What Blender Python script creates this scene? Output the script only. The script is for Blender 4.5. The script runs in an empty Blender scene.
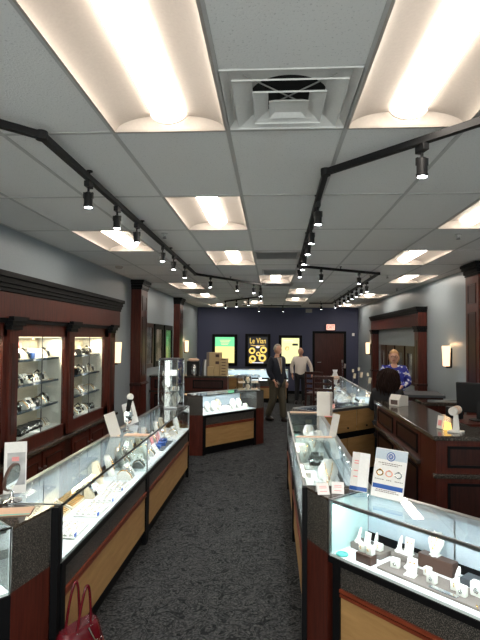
import bpy, bmesh, math, random
from mathutils import Vector, Matrix
from mathutils.bvhtree import BVHTree
SC = bpy.context.scene
COL = SC.collection
rnd = random.Random(7)
R = math.radians

# ---------------------------------------------------------------- camera, world, exposure
cam_d = bpy.data.cameras.new('camera')
cam = bpy.data.objects.new('camera', cam_d); COL.objects.link(cam)
RX = Vector((0.99806052, 0.06178605, 0.00759503)); UY = Vector((-0.00535786, -0.03629372, 0.9993268)); FW = Vector((-0.06202011, 0.99742932, 0.03589229))
cam.matrix_world = Matrix(((RX.x, UY.x, -FW.x, 0), (RX.y, UY.y, -FW.y, 0), (RX.z, UY.z, -FW.z, 1.91), (0, 0, 0, 1)))
cam_d.sensor_fit = 'VERTICAL'; cam_d.sensor_height = 36; cam_d.lens = 28.70; cam_d.clip_start = 0.02
SC.camera = cam
W = bpy.data.worlds.new('world'); SC.world = W; W.use_nodes = True
W.node_tree.nodes['Background'].inputs[0].default_value = (1, .98, .95, 1)
W.node_tree.nodes['Background'].inputs[1].default_value = 4.0
SC.view_settings.view_transform = 'Standard'; SC.view_settings.look = 'None'
SC.view_settings.gamma = 1; SC.view_settings.use_curve_mapping = False
SC.view_settings.exposure = 0.5
LENS_E = 15.0      # emission of the ceiling lamp lenses
CASE_W = 2.6       # watts per metre of the strip in a showcase
SPOT_W = 13.0      # watts of a track head
XL, XR, YB, YF, H = -2.62, 3.0, 17.9, -2.25, 3.0

# ---------------------------------------------------------------- materials
def nt(name):
    m = bpy.data.materials.new(name); m.use_nodes = True
    n = m.node_tree; b = n.nodes['Principled BSDF']
    return m, n, b
def plain(name, col, rough=.5, metal=0, spec=.5, bump=0, bscale=80, coat=0):
    m, n, b = nt(name)
    tc = n.nodes.new('ShaderNodeTexCoord'); no = n.nodes.new('ShaderNodeTexNoise'); no.inputs['Scale'].default_value = bscale
    n.links.new(tc.outputs['Object'], no.inputs['Vector'])
    mx = n.nodes.new('ShaderNodeMix'); mx.data_type = 'RGBA'; mx.inputs[0].default_value = .5
    mx.inputs[6].default_value = (*[c*.92 for c in col], 1); mx.inputs[7].default_value = (*[min(1, c*1.08) for c in col], 1)
    n.links.new(no.outputs[0], mx.inputs[0]); n.links.new(mx.outputs[2], b.inputs['Base Color'])
    b.inputs['Roughness'].default_value = rough; b.inputs['Metallic'].default_value = metal
    b.inputs['Specular IOR Level'].default_value = spec; b.inputs['Coat Weight'].default_value = coat
    if bump:
        bp = n.nodes.new('ShaderNodeBump'); bp.inputs['Strength'].default_value = bump; bp.inputs['Distance'].default_value = .005
        n.links.new(no.outputs[0], bp.inputs['Height']); n.links.new(bp.outputs[0], b.inputs['Normal'])
    return m
def ramp(n, src, stops):
    r = n.nodes.new('ShaderNodeValToRGB'); e = r.color_ramp.elements
    while len(e) < len(stops): e.new(.5)
    for i, (p, c) in enumerate(stops): e[i].position = p; e[i].color = (*c, 1)
    n.links.new(src, r.inputs[0]); return r.outputs[0]
def noise(n, scale, detail=3, stretch=None, rough=.5):
    tc = n.nodes.new('ShaderNodeTexCoord'); no = n.nodes.new('ShaderNodeTexNoise')
    no.inputs['Scale'].default_value = scale; no.inputs['Detail'].default_value = detail; no.inputs['Roughness'].default_value = rough
    v = tc.outputs['Object']
    if stretch:
        mp = n.nodes.new('ShaderNodeMapping'); mp.inputs['Scale'].default_value = stretch
        n.links.new(v, mp.inputs[0]); v = mp.outputs[0]
    n.links.new(v, no.inputs['Vector']); return no.outputs[0]
def speckle(name, stops, scale, rough=.4, detail=2):
    m, n, b = nt(name); n.links.new(ramp(n, noise(n, scale, detail), stops), b.inputs['Base Color'])
    b.inputs['Roughness'].default_value = rough; return m
def wood(name, dark, light, stretch=(14, 14, 1.2), rough=.32):
    m, n, b = nt(name)
    n.links.new(ramp(n, noise(n, 3, 6, stretch, .6), [(.3, dark), (.7, light)]), b.inputs['Base Color'])
    b.inputs['Roughness'].default_value = rough; b.inputs['Specular IOR Level'].default_value = .28; return m
def emis(name, col, s):
    m = bpy.data.materials.new(name); m.use_nodes = True; n = m.node_tree; n.nodes.clear()
    e = n.nodes.new('ShaderNodeEmission'); e.inputs[0].default_value = (*col, 1); e.inputs[1].default_value = s
    o = n.nodes.new('ShaderNodeOutputMaterial'); n.links.new(e.outputs[0], o.inputs[0]); return m
def glassy(name, tint=(.95, .985, .975), base=.04, gain=.8):
    m = bpy.data.materials.new(name); m.use_nodes = True; n = m.node_tree; n.nodes.clear()
    t = n.nodes.new('ShaderNodeBsdfTransparent'); t.inputs[0].default_value = (*tint, 1)
    g = n.nodes.new('ShaderNodeBsdfGlossy'); g.inputs['Roughness'].default_value = .01
    lw = n.nodes.new('ShaderNodeLayerWeight'); lw.inputs[0].default_value = .5
    p = n.nodes.new('ShaderNodeMath'); p.operation = 'POWER'; p.inputs[1].default_value = 5
    a = n.nodes.new('ShaderNodeMath'); a.operation = 'MULTIPLY_ADD'; a.inputs[1].default_value = gain; a.inputs[2].default_value = base
    x = n.nodes.new('ShaderNodeMixShader'); o = n.nodes.new('ShaderNodeOutputMaterial')
    n.links.new(lw.outputs['Facing'], p.inputs[0]); n.links.new(p.outputs[0], a.inputs[0]); n.links.new(a.outputs[0], x.inputs[0])
    n.links.new(t.outputs[0], x.inputs[1]); n.links.new(g.outputs[0], x.inputs[2]); n.links.new(x.outputs[0], o.inputs[0]); return m

M = {}
M['wall'] = plain('wall_paint', (.295, .34, .37), .4, bump=.05, spec=.4)
M['navy'] = plain('navy_paint', (.055, .062, .115), .7, bump=.05)
def carpet():
    m, n, b = nt('carpet')
    tc = n.nodes.new('ShaderNodeTexCoord')
    v = n.nodes.new('ShaderNodeTexNoise'); v.inputs['Scale'].default_value = 7; v.inputs['Detail'].default_value = 4; v.inputs['Distortion'].default_value = 2.4
    n.links.new(tc.outputs['Object'], v.inputs['Vector'])
    f = n.nodes.new('ShaderNodeTexNoise'); f.inputs['Scale'].default_value = 55; f.inputs['Detail'].default_value = 4
    n.links.new(tc.outputs['Object'], f.inputs['Vector'])
    c1 = ramp(n, v.outputs[0], [(.38, (.013, .014, .016)), (.46, (.062, .064, .066)), (.5, (.013, .014, .016)), (.58, (.05, .052, .055))])
    c2 = ramp(n, f.outputs[0], [(.35, (.5, .5, .5)), (.68, (1.5, 1.45, 1.4))])
    mx = n.nodes.new('ShaderNodeMix'); mx.data_type = 'RGBA'; mx.blend_type = 'MULTIPLY'; mx.inputs[0].default_value = 1
    n.links.new(c1, mx.inputs[6]); n.links.new(c2, mx.inputs[7]); n.links.new(mx.outputs[2], b.inputs['Base Color'])
    bp = n.nodes.new('ShaderNodeBump'); bp.inputs['Strength'].default_value = .6; bp.inputs['Distance'].default_value = .01
    n.links.new(f.outputs[0], bp.inputs['Height']); n.links.new(bp.outputs[0], b.inputs['Normal'])
    b.inputs['Roughness'].default_value = .95; b.inputs['Specular IOR Level'].default_value = .1; return m
M['carpet'] = carpet()
def tile():
    m, n, b = nt('ceiling_tile')
    f = noise(n, 95, 3, None, .6)
    n.links.new(ramp(n, f, [(.33, (.6, .59, .58)), (.4, (.8, .79, .775))]), b.inputs['Base Color'])
    bp = n.nodes.new('ShaderNodeBump'); bp.inputs['Strength'].default_value = .4; bp.inputs['Distance'].default_value = .004
    n.links.new(f, bp.inputs['Height']); n.links.new(bp.outputs[0], b.inputs['Normal'])
    b.inputs['Roughness'].default_value = .9; b.inputs['Specular IOR Level'].default_value = .1; return m
M['tile'] = tile()
M['grid'] = plain('ceiling_grid_metal', (.5, .49, .48), .5)
M['cherry'] = wood('cherry_wood', (.042, .0085, .006), (.105, .022, .013))
M['cherryd'] = wood('dark_cherry_wood', (.022, .007, .006), (.05, .015, .011))
M['redmould'] = wood('red_moulding_wood', (.12, .022, .01), (.22, .045, .02), (2, 14, 14))
M['maple'] = wood('maple_panel', (.34, .19, .072), (.46, .27, .11), (1.2, 8, 8), .4)
M['laminate'] = speckle('speckled_laminate', [(.4, (.006, .006, .006)), (.52, (.02, .018, .017)), (.6, (.16, .14, .12))], 190, .5)
M['granite'] = speckle('granite_top', [(.3, (.012, .01, .009)), (.55, (.06, .05, .042)), (.75, (.2, .16, .13))], 130, .12)
M['black'] = plain('black_frame', (.005, .005, .006), .5, spec=.12)
M['blackp'] = plain('black_plastic', (.012, .012, .013), .5, spec=.25)
M['deck'] = plain('white_deck', (.8, .82, .84), .5)
M['white'] = plain('white_leatherette', (.8, .78, .74), .5)
M['cream'] = plain('cream_leatherette', (.75, .66, .5), .5)
M['offwhite'] = plain('off_white_card', (.72, .68, .63), .6)
M['paper'] = plain('white_paper', (.8, .79, .78), .6)
M['peach'] = plain('peach_paper', (.75, .5, .36), .6)
M['pink'] = plain('pink_card', (.8, .3, .3), .5)
M['blue'] = plain('blue_print', (.02, .09, .35), .5)
M['brightblue'] = plain('bright_blue_card', (.04, .13, .65), .5)
M['teal'] = plain('turquoise_enamel', (.12, .55, .5), .3)
M['rise'] = plain('grey_riser', (.2, .165, .15), .6)
M['brown'] = plain('brown_leatherette', (.075, .038, .028), .45)
M['greyd'] = plain('dark_grey_pad', (.06, .065, .075), .6)
M['gold'] = plain('gold', (.85, .5, .15), .25, 1)
M['rose'] = plain('rose_gold', (.85, .42, .32), .3, 1)
M['silver'] = plain('silver', (.75, .76, .78), .2, 1)
M['alu'] = plain('brushed_metal', (.42, .43, .44), .32, 1)
M['chrome'] = plain('chrome', (.7, .7, .7), .1, 1)
M['mirror'] = plain('mirror_glass', (.82, .86, .88), .03, 1)
M['mirrord'] = plain('showcase_rear_door', (.62, .7, .78), .22, .35)
M['glass'] = glassy('showcase_glass')
M['acrylic'] = glassy('clear_acrylic', (.97, .98, .98), .05, .5)
M['towerglass'] = glassy('tower_glass', (.9, .92, .92), .16, .8)
M['palehead'] = plain('pale_blue_header', (.5, .58, .66), .6)
M['palepanel'] = plain('pale_teal_panel', (.52, .7, .7), .35)
M['lens'] = emis('lamp_lens', (1, .9, .78), LENS_E)
M['troffer'] = plain('lamp_reflector', (.42, .375, .335), .6, spec=.2)
M['white_metal'] = plain('white_enamel_metal', (.8, .79, .77), .5, spec=.3)
M['bulb'] = emis('spot_bulb', (.95, .98, 1), 25)
M['shade'] = emis('sconce_shade', (1, .68, .38), 1.6)
M['glazing'] = glassy('picture_glazing', (.97, .97, .97), .02, .25)
M['red'] = plain('red_leather', (.1, .004, .009), .25, coat=.4)
M['skin'] = plain('skin', (.52, .27, .18), .55)
M['skinl'] = plain('fair_skin', (.62, .34, .24), .55)
M['suit'] = plain('dark_navy_cloth', (.009, .011, .02), .85)
M['blackc'] = plain('black_cloth', (.01, .01, .012), .85)
M['khaki'] = plain('olive_khaki_cloth', (.075, .062, .04), .85)
M['shirt'] = plain('white_shirt', (.66, .58, .52), .7)
M['tie'] = plain('tan_tie', (.5, .33, .16), .6)
M['greyhair'] = plain('grey_hair', (.36, .3, .25), .8)
M['blond'] = plain('blond_hair', (.5, .28, .12), .7)
M['dkhair'] = plain('dark_brown_hair', (.014, .006, .004), .75, spec=.15, bump=.5)
M['leather'] = plain('shoe_leather', (.012, .007, .005), .35)
M['eye'] = plain('eye', (.03, .02, .02), .3)
M['lip'] = plain('lips', (.4, .1, .08), .5)
M['beige'] = plain('beige_board', (.52, .38, .2), .6)
M['greydoor'] = plain('picture_mount', (.35, .35, .36), .6)
M['door'] = wood('door_wood', (.04, .012, .01), (.07, .02, .015))
def floral():
    m, n, b = nt('floral_cloth')
    n.links.new(ramp(n, noise(n, 14, 1), [(.45, (.03, .035, .3)), (.56, (.07, .1, .5)), (.6, (.75, .75, .8))]), b.inputs['Base Color'])
    b.inputs['Roughness'].default_value = .8; return m
M['floral'] = floral()
def picture(name, stops, scale=3):
    m, n, b = nt(name); n.links.new(ramp(n, noise(n, scale, 3), stops), b.inputs['Base Color']); b.inputs['Roughness'].default_value = .35; return m
M['pic1'] = picture('picture_slate', [(.35, (.03, .04, .07)), (.5, (.12, .13, .17)), (.7, (.4, .38, .38))], 6)
M['pic2'] = picture('picture_portrait', [(.35, (.12, .09, .06)), (.5, (.5, .42, .35)), (.7, (.75, .72, .7))], 3)
M['pic3'] = picture('picture_pale', [(.35, (.15, .15, .16)), (.5, (.4, .4, .41)), (.62, (.75, .76, .76))], 4)
M['grn'] = emis('poster_green', (.25, .95, .42), .8)
M['yel'] = emis('poster_yellow', (.98, .85, .33), .95)
M['yel2'] = emis('poster_pale_yellow', (.95, .93, .42), .95)
M['pblack'] = plain('poster_black', (.012, .01, .02), .3)
M['pgold'] = emis('poster_gold', (1, .68, .16), .9)
M['pwhite'] = emis('poster_white', (.9, .88, .95), .8)
M['pred'] = emis('poster_brown', (.4, .16, .05), .8)
M['porange'] = emis('poster_orange', (.9, .6, .2), .7)
M['exitw'] = emis('exit_face', (1, .55, .42), 1.0)
M['exitr'] = emis('exit_letters', (.9, .06, .07), 1.0)
M['amber'] = emis('amber_lamp_glow', (1, .6, .15), 1.5)
M['darkhole'] = plain('duct_black', (.004, .004, .004), .9)
M['screen'] = plain('screen', (.02, .022, .025), .1)
M['shelfglass'] = plain('blue_grey_shelf', (.06, .08, .11), .15)
M['led'] = emis('led_strip', (.92, .96, 1), 6)
M['warmled'] = emis('warm_strip', (1, .8, .5), 2)

# ---------------------------------------------------------------- mesh helpers
class MB:
    def __init__(s): s.b = bmesh.new(); s.mi = 0
    def _fin(s, vs):
        if s.mi:
            fs = set(f for v in vs for f in v.link_faces)
            for f in fs: f.material_index = s.mi
        return vs
    def box(s, x0, x1, y0, y1, z0, z1, mat=None):
        vs = [s.b.verts.new((x, y, z)) for z in (z0, z1) for y in (y0, y1) for x in (x0, x1)]
        for q in ((0, 2, 3, 1), (4, 5, 7, 6), (0, 1, 5, 4), (2, 6, 7, 3), (0, 4, 6, 2), (1, 3, 7, 5)): s.b.faces.new([vs[i] for i in q])
        if mat:
            for v in vs: v.co = mat @ v.co
        s._fin(vs); return s
    def prism(s, pts, z0, z1, mat=None, axis='z'):
        n = len(pts)
        def P(a, b, c): return {'z': (a, b, c), 'x': (c, a, b), 'y': (a, c, b)}[axis]
        lo = [s.b.verts.new(P(x, y, z0)) for x, y in pts]; hi = [s.b.verts.new(P(x, y, z1)) for x, y in pts]
        s.b.faces.new(lo[::-1]); s.b.faces.new(hi)
        for i in range(n): s.b.faces.new([lo[i], lo[(i+1) % n], hi[(i+1) % n], hi[i]])
        if mat:
            for v in lo+hi: v.co = mat @ v.co
        s._fin(lo+hi); return s
    def cyl(s, p, q, r, r2=None, n=16, mat=None):
        p, q = Vector(p), Vector(q); r2 = r if r2 is None else r2
        d = (q-p).normalized(); a = d.orthogonal().normalized(); b = d.cross(a)
        lo = [s.b.verts.new(p+(a*math.cos(t)+b*math.sin(t))*r) for t in [2*math.pi*i/n for i in range(n)]]
        hi = [s.b.verts.new(q+(a*math.cos(t)+b*math.sin(t))*r2) for t in [2*math.pi*i/n for i in range(n)]]
        s.b.faces.new(lo[::-1]); s.b.faces.new(hi)
        for i in range(n): s.b.faces.new([lo[i], lo[(i+1) % n], hi[(i+1) % n], hi[i]])
        if mat:
            for v in lo+hi: v.co = mat @ v.co
        s._fin(lo+hi); return s
    def tube(s, pts, r, n=8, closed=False):
        pts = [Vector(p) for p in pts]; rings = []; a = None
        for i, p in enumerate(pts):
            d = (pts[(i+1) % len(pts)] - pts[i-1]) if closed else (pts[min(i+1, len(pts)-1)]-pts[max(i-1, 0)])
            d.normalize()
            if a is None: a = d.orthogonal().normalized()
            a = (a - d*a.dot(d)).normalized(); b = d.cross(a)
            rr = r[i] if isinstance(r, (list, tuple)) else r
            rings.append([s.b.verts.new(p+(a*math.cos(t)+b*math.sin(t))*rr) for t in [2*math.pi*k/n for k in range(n)]])
        m = len(rings)
        for i in range(m if closed else m-1):
            A, B = rings[i], rings[(i+1) % m]
            for k in range(n): s.b.faces.new([A[k], A[(k+1) % n], B[(k+1) % n], B[k]])
        if not closed: s.b.faces.new(rings[0][::-1]); s.b.faces.new(rings[-1])
        s._fin([v for q in rings for v in q]); return s
    def torus(s, c, R_, r, n=24, axis='z', m=8, arc=1.0):
        pts = []
        for i in range(n if arc == 1 else n+1):
            t = 2*math.pi*arc*i/n; u, v = R_*math.cos(t), R_*math.sin(t)
            pts.append(Vector(c)+Vector({'z': (u, v, 0), 'y': (u, 0, v), 'x': (0, u, v)}[axis]))
        return s.tube(pts, r, m, arc == 1)
    def ball(s, c, rx, ry=None, rz=None, n=16, fn=None):
        ry = rx if ry is None else ry; rz = rx if rz is None else rz
        ret = bmesh.ops.create_uvsphere(s.b, u_segments=n, v_segments=max(6, n*3//4), radius=1)
        vs = ret['verts']
        for v in vs:
            p = v.co.copy()
            if fn: p = fn(p)
            v.co = Vector((c[0]+p.x*rx, c[1]+p.y*ry, c[2]+p.z*rz))
        s._fin(vs); return s
    def lathe(s, prof, c=(0, 0, 0), n=24):
        rings = [[s.b.verts.new((c[0]+r*math.cos(2*math.pi*k/n), c[1]+r*math.sin(2*math.pi*k/n), c[2]+z)) for k in range(n)] for r, z in prof]
        for A, B in zip(rings, rings[1:]):
            for k in range(n): s.b.faces.new([A[k], A[(k+1) % n], B[(k+1) % n], B[k]])
        s.b.faces.new(rings[0][::-1]); s.b.faces.new(rings[-1])
        s._fin([v for q in rings for v in q]); return s
    def build(s, name, mats, parent=None, bevel=0, smooth=False, loc=None, rz=0):
        bmesh.ops.recalc_face_normals(s.b, faces=s.b.faces)
        if bevel:
            es = [e for e in s.b.edges if len(e.link_faces) == 2 and e.calc_face_angle(0) > .6]
            bmesh.ops.bevel(s.b, geom=es, offset=bevel, segments=2, profile=.6, affect='EDGES')
        me = bpy.data.meshes.new(name); s.b.to_mesh(me); s.b.free()
        for m in (mats if isinstance(mats, (list, tuple)) else [mats]): me.materials.append(M[m])
        if smooth:
            for p in me.polygons: p.use_smooth = True
            try: me.set_sharp_from_angle(angle=R(40))
            except Exception: pass
        o = bpy.data.objects.new(name, me); COL.objects.link(o)
        if parent: o.parent = parent
        if loc: o.location = loc
        if rz: o.rotation_euler = (0, 0, R(rz))
        return o
def struct(o): o['kind'] = 'structure'; return o
def tag(o, label, cat, group=None):
    o['label'] = label; o['category'] = cat
    if group: o['group'] = group
    return o
def thing(name, label, cat, loc=(0, 0, 0), rz=0, group=None, tilt=0):
    o = bpy.data.objects.new(name, None); COL.objects.link(o); o.empty_display_size = .05
    o.location = loc; o.rotation_euler = (R(tilt), 0, R(rz)); return tag(o, label, cat, group)
def dup(root, loc, rz, label, group=None, scale=1):
    def cp(o, par):
        c = o.copy(); COL.objects.link(c); c.parent = par
        for ch in list(o.children): cp(ch, c)
        return c
    r = root.copy(); COL.objects.link(r); r.location = loc; r.rotation_euler = (root.rotation_euler[0], 0, R(rz)); r.scale = (scale,)*3
    for ch in list(root.children): cp(ch, r)
    r['label'] = label
    if group: r['group'] = group
    return r
def area(name, parent, loc, sx, sy, w, col=(1, 1, 1), rot=(0, 0, 0)):
    l = bpy.data.lights.new(name, 'AREA'); l.shape = 'RECTANGLE'; l.size = sx; l.size_y = sy; l.energy = w; l.color = col
    o = bpy.data.objects.new(name, l); COL.objects.link(o); o.parent = parent; o.location = loc; o.rotation_euler = rot; return o
def tx(s, size, mat, parent, name, loc, rot=(0, 0, 0), depth=.001, xs=1):
    c = bpy.data.curves.new(name, 'FONT'); c.body = s; c.size = size; c.extrude = depth; c.align_x = 'CENTER'; c.align_y = 'CENTER'
    t = bpy.data.objects.new(name, c); COL.objects.link(t)
    bpy.context.view_layer.update()
    me = bpy.data.meshes.new_from_object(t.evaluated_get(bpy.context.evaluated_depsgraph_get()))
    bpy.data.objects.remove(t); me.materials.clear(); me.materials.append(M[mat])
    o = bpy.data.objects.new(name, me); COL.objects.link(o); o.parent = parent; o.location = loc; o.rotation_euler = rot; o.scale = (xs, 1, 1); return o

# ================================================================ the room
CX0, CY0 = -.844, 2.63     # origin of the ceiling grid
TW, TL = .61, 1.22
LIGHTS = [(0, -4), (4, -4), (-2, -3), (2, -3), (0, -1), (2, -1), (4, -1), (-2, -1), (0, 1), (-2, 2), (4, 1), (0, 3), (4, 3), (1, 5), (5, 5), (-2, 6), (2, 7), (-2, 8), (5, 8), (2, 9), (0, 10), (-2, 11), (5, 11)]  # lamps behind the camera are unseen, added for extra light
LIGHTS = [l for l in LIGHTS if l not in ((4, -1), (-2, -1))]
VENT = (1, -1)             # diffuser fills the far half of this cell
SMALLV = [(1, 3), (1, 4)]
struct(MB().box(XL-.1, XR+.1, YF-.1, YB+.1, -.1, 0).build('floor', 'carpet'))
c = MB(); g = MB()
for k in range(-3, 7):
    for j in range(-4, 13):
        x0, x1 = max(XL, CX0+k*TW), min(XR, CX0+(k+1)*TW); y0, y1 = max(YF, CY0+j*TL), min(YB, CY0+(j+1)*TL)
        if x1-x0 < .01 or y1-y0 < .01 or (k, j) in LIGHTS: continue
        if (k, j) == VENT: y1 -= TL/2
        c.box(x0, x1, y0, y1, H, H+.02)
struct(c.build('ceiling', 'tile'))
# plenum above, so the troffer holes stay dark behind the housings
struct(MB().box(XL-.1, XR+.1, YF-.1, YB+.1, H+.25, H+.3).build('ceiling', 'darkhole'))
for k in range(-2, 7):
    x = CX0+k*TW
    if XL < x < XR: g.box(x-.012, x+.012, YF, YB, H-.004, H+.001)
for j in range(-3, 13):
    y = CY0+j*TL; g.box(XL, XR, y-.012, y+.012, H-.0035, H+.001)
g.box(XL, XL+.02, YF, YB, H-.005, H); g.box(XR-.02, XR, YF, YB, H-.005, H)
struct(g.build('trim_1', 'grid'))
struct(MB().box(XL-.1, XL, YF-.1, YB+.1, 0, H+.25).build('wall_left', 'wall'))
struct(MB().box(XR, XR+.1, YF-.1, YB+.1, 0, H+.25).build('wall_right', 'wall'))
m = MB(); m.box(XL, XR, YF-.1, YF, 2.75, H+.25); m.box(XL, XR, YF-.1, YF, 0, .35)
for x0, x1 in ((XL, -2.4), (-.55, -.35), (.65, .85), (2.8, XR)): m.box(x0, x1, YF-.1, YF, .35, 2.75)
struct(m.build('wall_front', 'wall'))
for i, (x0, x1) in enumerate(((-2.4, -.55), (-.35, .65), (.85, 2.8))):  # storefront windows are unseen, added to let daylight brighten ceiling and floor
    w = struct(MB().box(x0, x1, YF-.06, YF-.05, .35, 2.75).build('window_%d' % (i+1), 'glass'))
    m = MB()
    for q in ((x0, x0+.05, .35, 2.75), (x1-.05, x1, .35, 2.75), (x0+.05, x1-.05, .35, .4), (x0+.05, x1-.05, 2.7, 2.75)): m.box(q[0], q[1], YF-.08, YF-.03, q[2], q[3])
    m.build('window_frame', 'black', w)
    l = bpy.data.lights.new('window_portal', 'AREA'); l.shape = 'RECTANGLE'; l.size = x1-x0; l.size_y = 2.4; l.cycles.is_portal = True
    o = bpy.data.objects.new('window_portal', l); COL.objects.link(o); o.location = ((x0+x1)/2, YF-.09, 1.55); o.rotation_euler = (R(90), 0, 0)
DX0, DX1, DZ = 1.50, 2.50, 2.10
w = MB(); w.box(XL, DX0, YB, YB+.1, 0, H+.25); w.box(DX1, XR, YB, YB+.1, 0, H+.25); w.box(DX0, DX1, YB, YB+.1, DZ, H+.25)
struct(w.build('wall_back', 'navy'))
for nm, a in (('baseboard_left', (XL, XL+.012, YF, YB)), ('baseboard_right', (XR-.012, XR, YF, YB)), ('baseboard_back', (XL, DX0-.1, YB-.012, YB))):
    struct(MB().box(*a, 0, .1).build(nm, 'black'))
d = struct(MB().box(DX0, DX1, YB+.02, YB+.06, .01, DZ).build('door_1', 'door'))
f = MB(); f.box(DX0-.08, DX0, YB-.02, YB+.05, 0, DZ+.08); f.box(DX1, DX1+.08, YB-.02, YB+.05, 0, DZ+.08); f.box(DX0, DX1, YB-.02, YB+.05, DZ, DZ+.08)
f.build('door_frame', 'black', d)
f = MB(); f.cyl((1.6, YB+.02, 1.1), (1.6, YB-.05, 1.1), .02); f.cyl((1.6, YB-.05, 1.1), (1.72, YB-.05, 1.1), .014); f.build('door_handle', 'chrome', d, smooth=True)

# ---- recessed ceiling lamps
def where(k, j):
    side = {-2: 'along the left wall', 0: 'left of the middle', 1: 'over the middle', 2: 'right of the middle', 4: 'along the right wall', 5: 'against the right wall'}[k]
    order = sorted(q[1] for q in LIGHTS if q[0] == k and q[1] >= -1)
    if j < -1: return 'behind the camera ' + side
    i = order.index(j); n = ['nearest', 'second', 'third', 'fourth', 'fifth'][i]
    if len(order) == 1: return 'the only one centred ' + side
    return '%s of the row %s' % (n, side)
def make_troffer():
    t = thing('ceiling_light', '', 'ceiling light', group='recessed ceiling lights')
    w, l = TW-.03, TL-.03
    prof = []
    for i in range(11):
        a = i/10*math.pi/2; prof.append((-w/2+.215*(1-math.cos(a))**.9, .075*math.sin(a)))
    left = prof; right = [(-x, z) for x, z in prof][::-1]
    m = MB()
    for pr in (left, right):
        a = [m.b.verts.new((x, -l/2, z)) for x, z in pr]; b = [m.b.verts.new((x, l/2, z)) for x, z in pr]
        for i in range(len(pr)-1): m.b.faces.new([a[i], a[i+1], b[i+1], b[i]])
    m.build('reflector', 'troffer', t, smooth=True)
    m = MB()
    for y0, y1 in ((-l/2-.002, -l/2), (l/2, l/2+.002)): m.box(-w/2, w/2, y0, y1, 0, .12)
    m.box(-w/2, w/2, -l/2, l/2, .12, .125)
    m.box(-w/2-.003, -w/2, -l/2, l/2, 0, .12); m.box(w/2, w/2+.003, -l/2, l/2, 0, .12)
    m.build('housing', 'troffer', t)
    m = MB()
    for a in ((-w/2-.012, w/2+.012, -l/2-.012, -l/2), (-w/2-.012, w/2+.012, l/2, l/2+.012), (-w/2-.012, -w/2, -l/2, l/2), (w/2, w/2+.012, -l/2, l/2)): m.box(*a, -.006, .002)
    m.build('frame', 'troffer', t)
    m = MB(); pr = [(-.088+.176*i/12, .07-.05*math.sin(math.pi*i/12)**.6) for i in range(13)]
    m.prism(pr, -l/2+.03, l/2-.03, axis='y'); m.build('lens', 'lens', t, smooth=True)
    for s in (-1, 1):
        m = MB(); m.prism([(x*1.12, z-.004) for x, z in pr], s*(l/2-.03)-.012*(s > 0), s*(l/2-.03)+.012*(s < 0), axis='y')
        m.build('lens_end_cap', 'troffer', t)
    return t
t0 = make_troffer()
for i, (k, j) in enumerate(LIGHTS):
    p = (CX0+(k+.5)*TW, CY0+(j+.5)*TL, H)
    lb = 'recessed rectangular ceiling light, ' + where(k, j)
    if i == 0: t0.location = p; t0['label'] = lb
    else: dup(t0, p, 0, lb)

# ---- four-way air diffuser and the two small registers
cx, cy = CX0+1.5*TW, CY0-TL/4
t = thing('ceiling_vent', 'large square white stepped air vent between the two nearest ceiling lights', 'air vent', (cx, cy, H))
m = MB(); o = .298; i_ = .292
for a in ((-o, o, -o, -i_), (-o, o, i_, o), (-o, -i_, -i_, i_), (i_, o, -i_, i_)): m.box(*a, -.004, .004)
m.build('face_plate', 'white_metal', t)
m = MB(); m.cyl((0, .0, .037), (0, .0, .0375), .175, n=48); m.build('duct_opening', 'darkhole', t)
def flare(s0, z0, s1, z1):
    m = MB()
    for q in range(4):
        mt = Matrix.Rotation(q*math.pi/2, 4, 'Z')
        a = [mt @ Vector(v) for v in ((-s0, -s0, z0), (s0, -s0, z0), (s1, -s1, z1), (-s1, -s1, z1))]
        b = [v+Vector((0, 0, .003)) for v in a]
        va = [m.b.verts.new(v) for v in a]; vb = [m.b.verts.new(v) for v in b]
        m.b.faces.new(va); m.b.faces.new(vb[::-1])
        for e in range(4): m.b.faces.new([va[e], vb[e], vb[(e+1) % 4], va[(e+1) % 4]])
    return m
flare(.3, -.002, .265, .038).build('back_pan', 'white_metal', t)
m = MB(); m.box(-.3, .3, -.3, .3, .038, .04); m.build('pan_top', 'white_metal', t)
for s0, z0, s1 in ((.242, -.016, .162), (.158, -.026, .092)):
    o = flare(s0, z0, s1, z0+(s0-s1)*.5).build('vane', 'white_metal', t)
    flare(s0+.002, z0-.006, s0, z0).build('vane_lip', 'white_metal', o)
m = flare(.088, -.036, .06, -.018); m.box(-.06, .06, -.06, .06, -.019, -.017); m.build('centre_vane', 'white_metal', t)
m = MB()
for a in (45, 135): m.box(-.28, .28, -.0025, .0025, .026, .031, Matrix.Rotation(R(a), 4, 'Z'))
m.build('brace', 'grid', t)
for (x, y, lab) in ((.06, 6.62, 'narrow slatted ceiling vent beside the third light of the left-middle row'), (.13, 8.3, 'narrow slatted ceiling vent in front of the light over the middle'), (.13, 10.2, 'narrow slatted ceiling vent beyond the light over the middle')):
    t = thing('ceiling_vent', lab, 'air vent', (x, y, H-.004))
    m = MB(); w_, l_ = .29, .29
    for a in ((-w_, w_, -l_, -l_+.03), (-w_, w_, l_-.03, l_), (-w_, -w_+.03, -l_, l_), (w_-.03, w_, -l_, l_)): m.box(*a, -.01, 0)
    m.build('frame', 'grid', t)
    m = MB(); m.box(-w_+.03, w_-.03, -l_+.03, l_-.03, -.001, 0); m.build('backing', 'greyd', t)
    m = MB()
    for q in range(9): m.box(-w_+.03, w_-.03, -.012, .012, -.008, -.006, Matrix.Translation((0, -.23+q*.0575, 0)) @ Matrix.Rotation(R(25), 4, 'X'))
    m.build('slats', 'grid', t)
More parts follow.
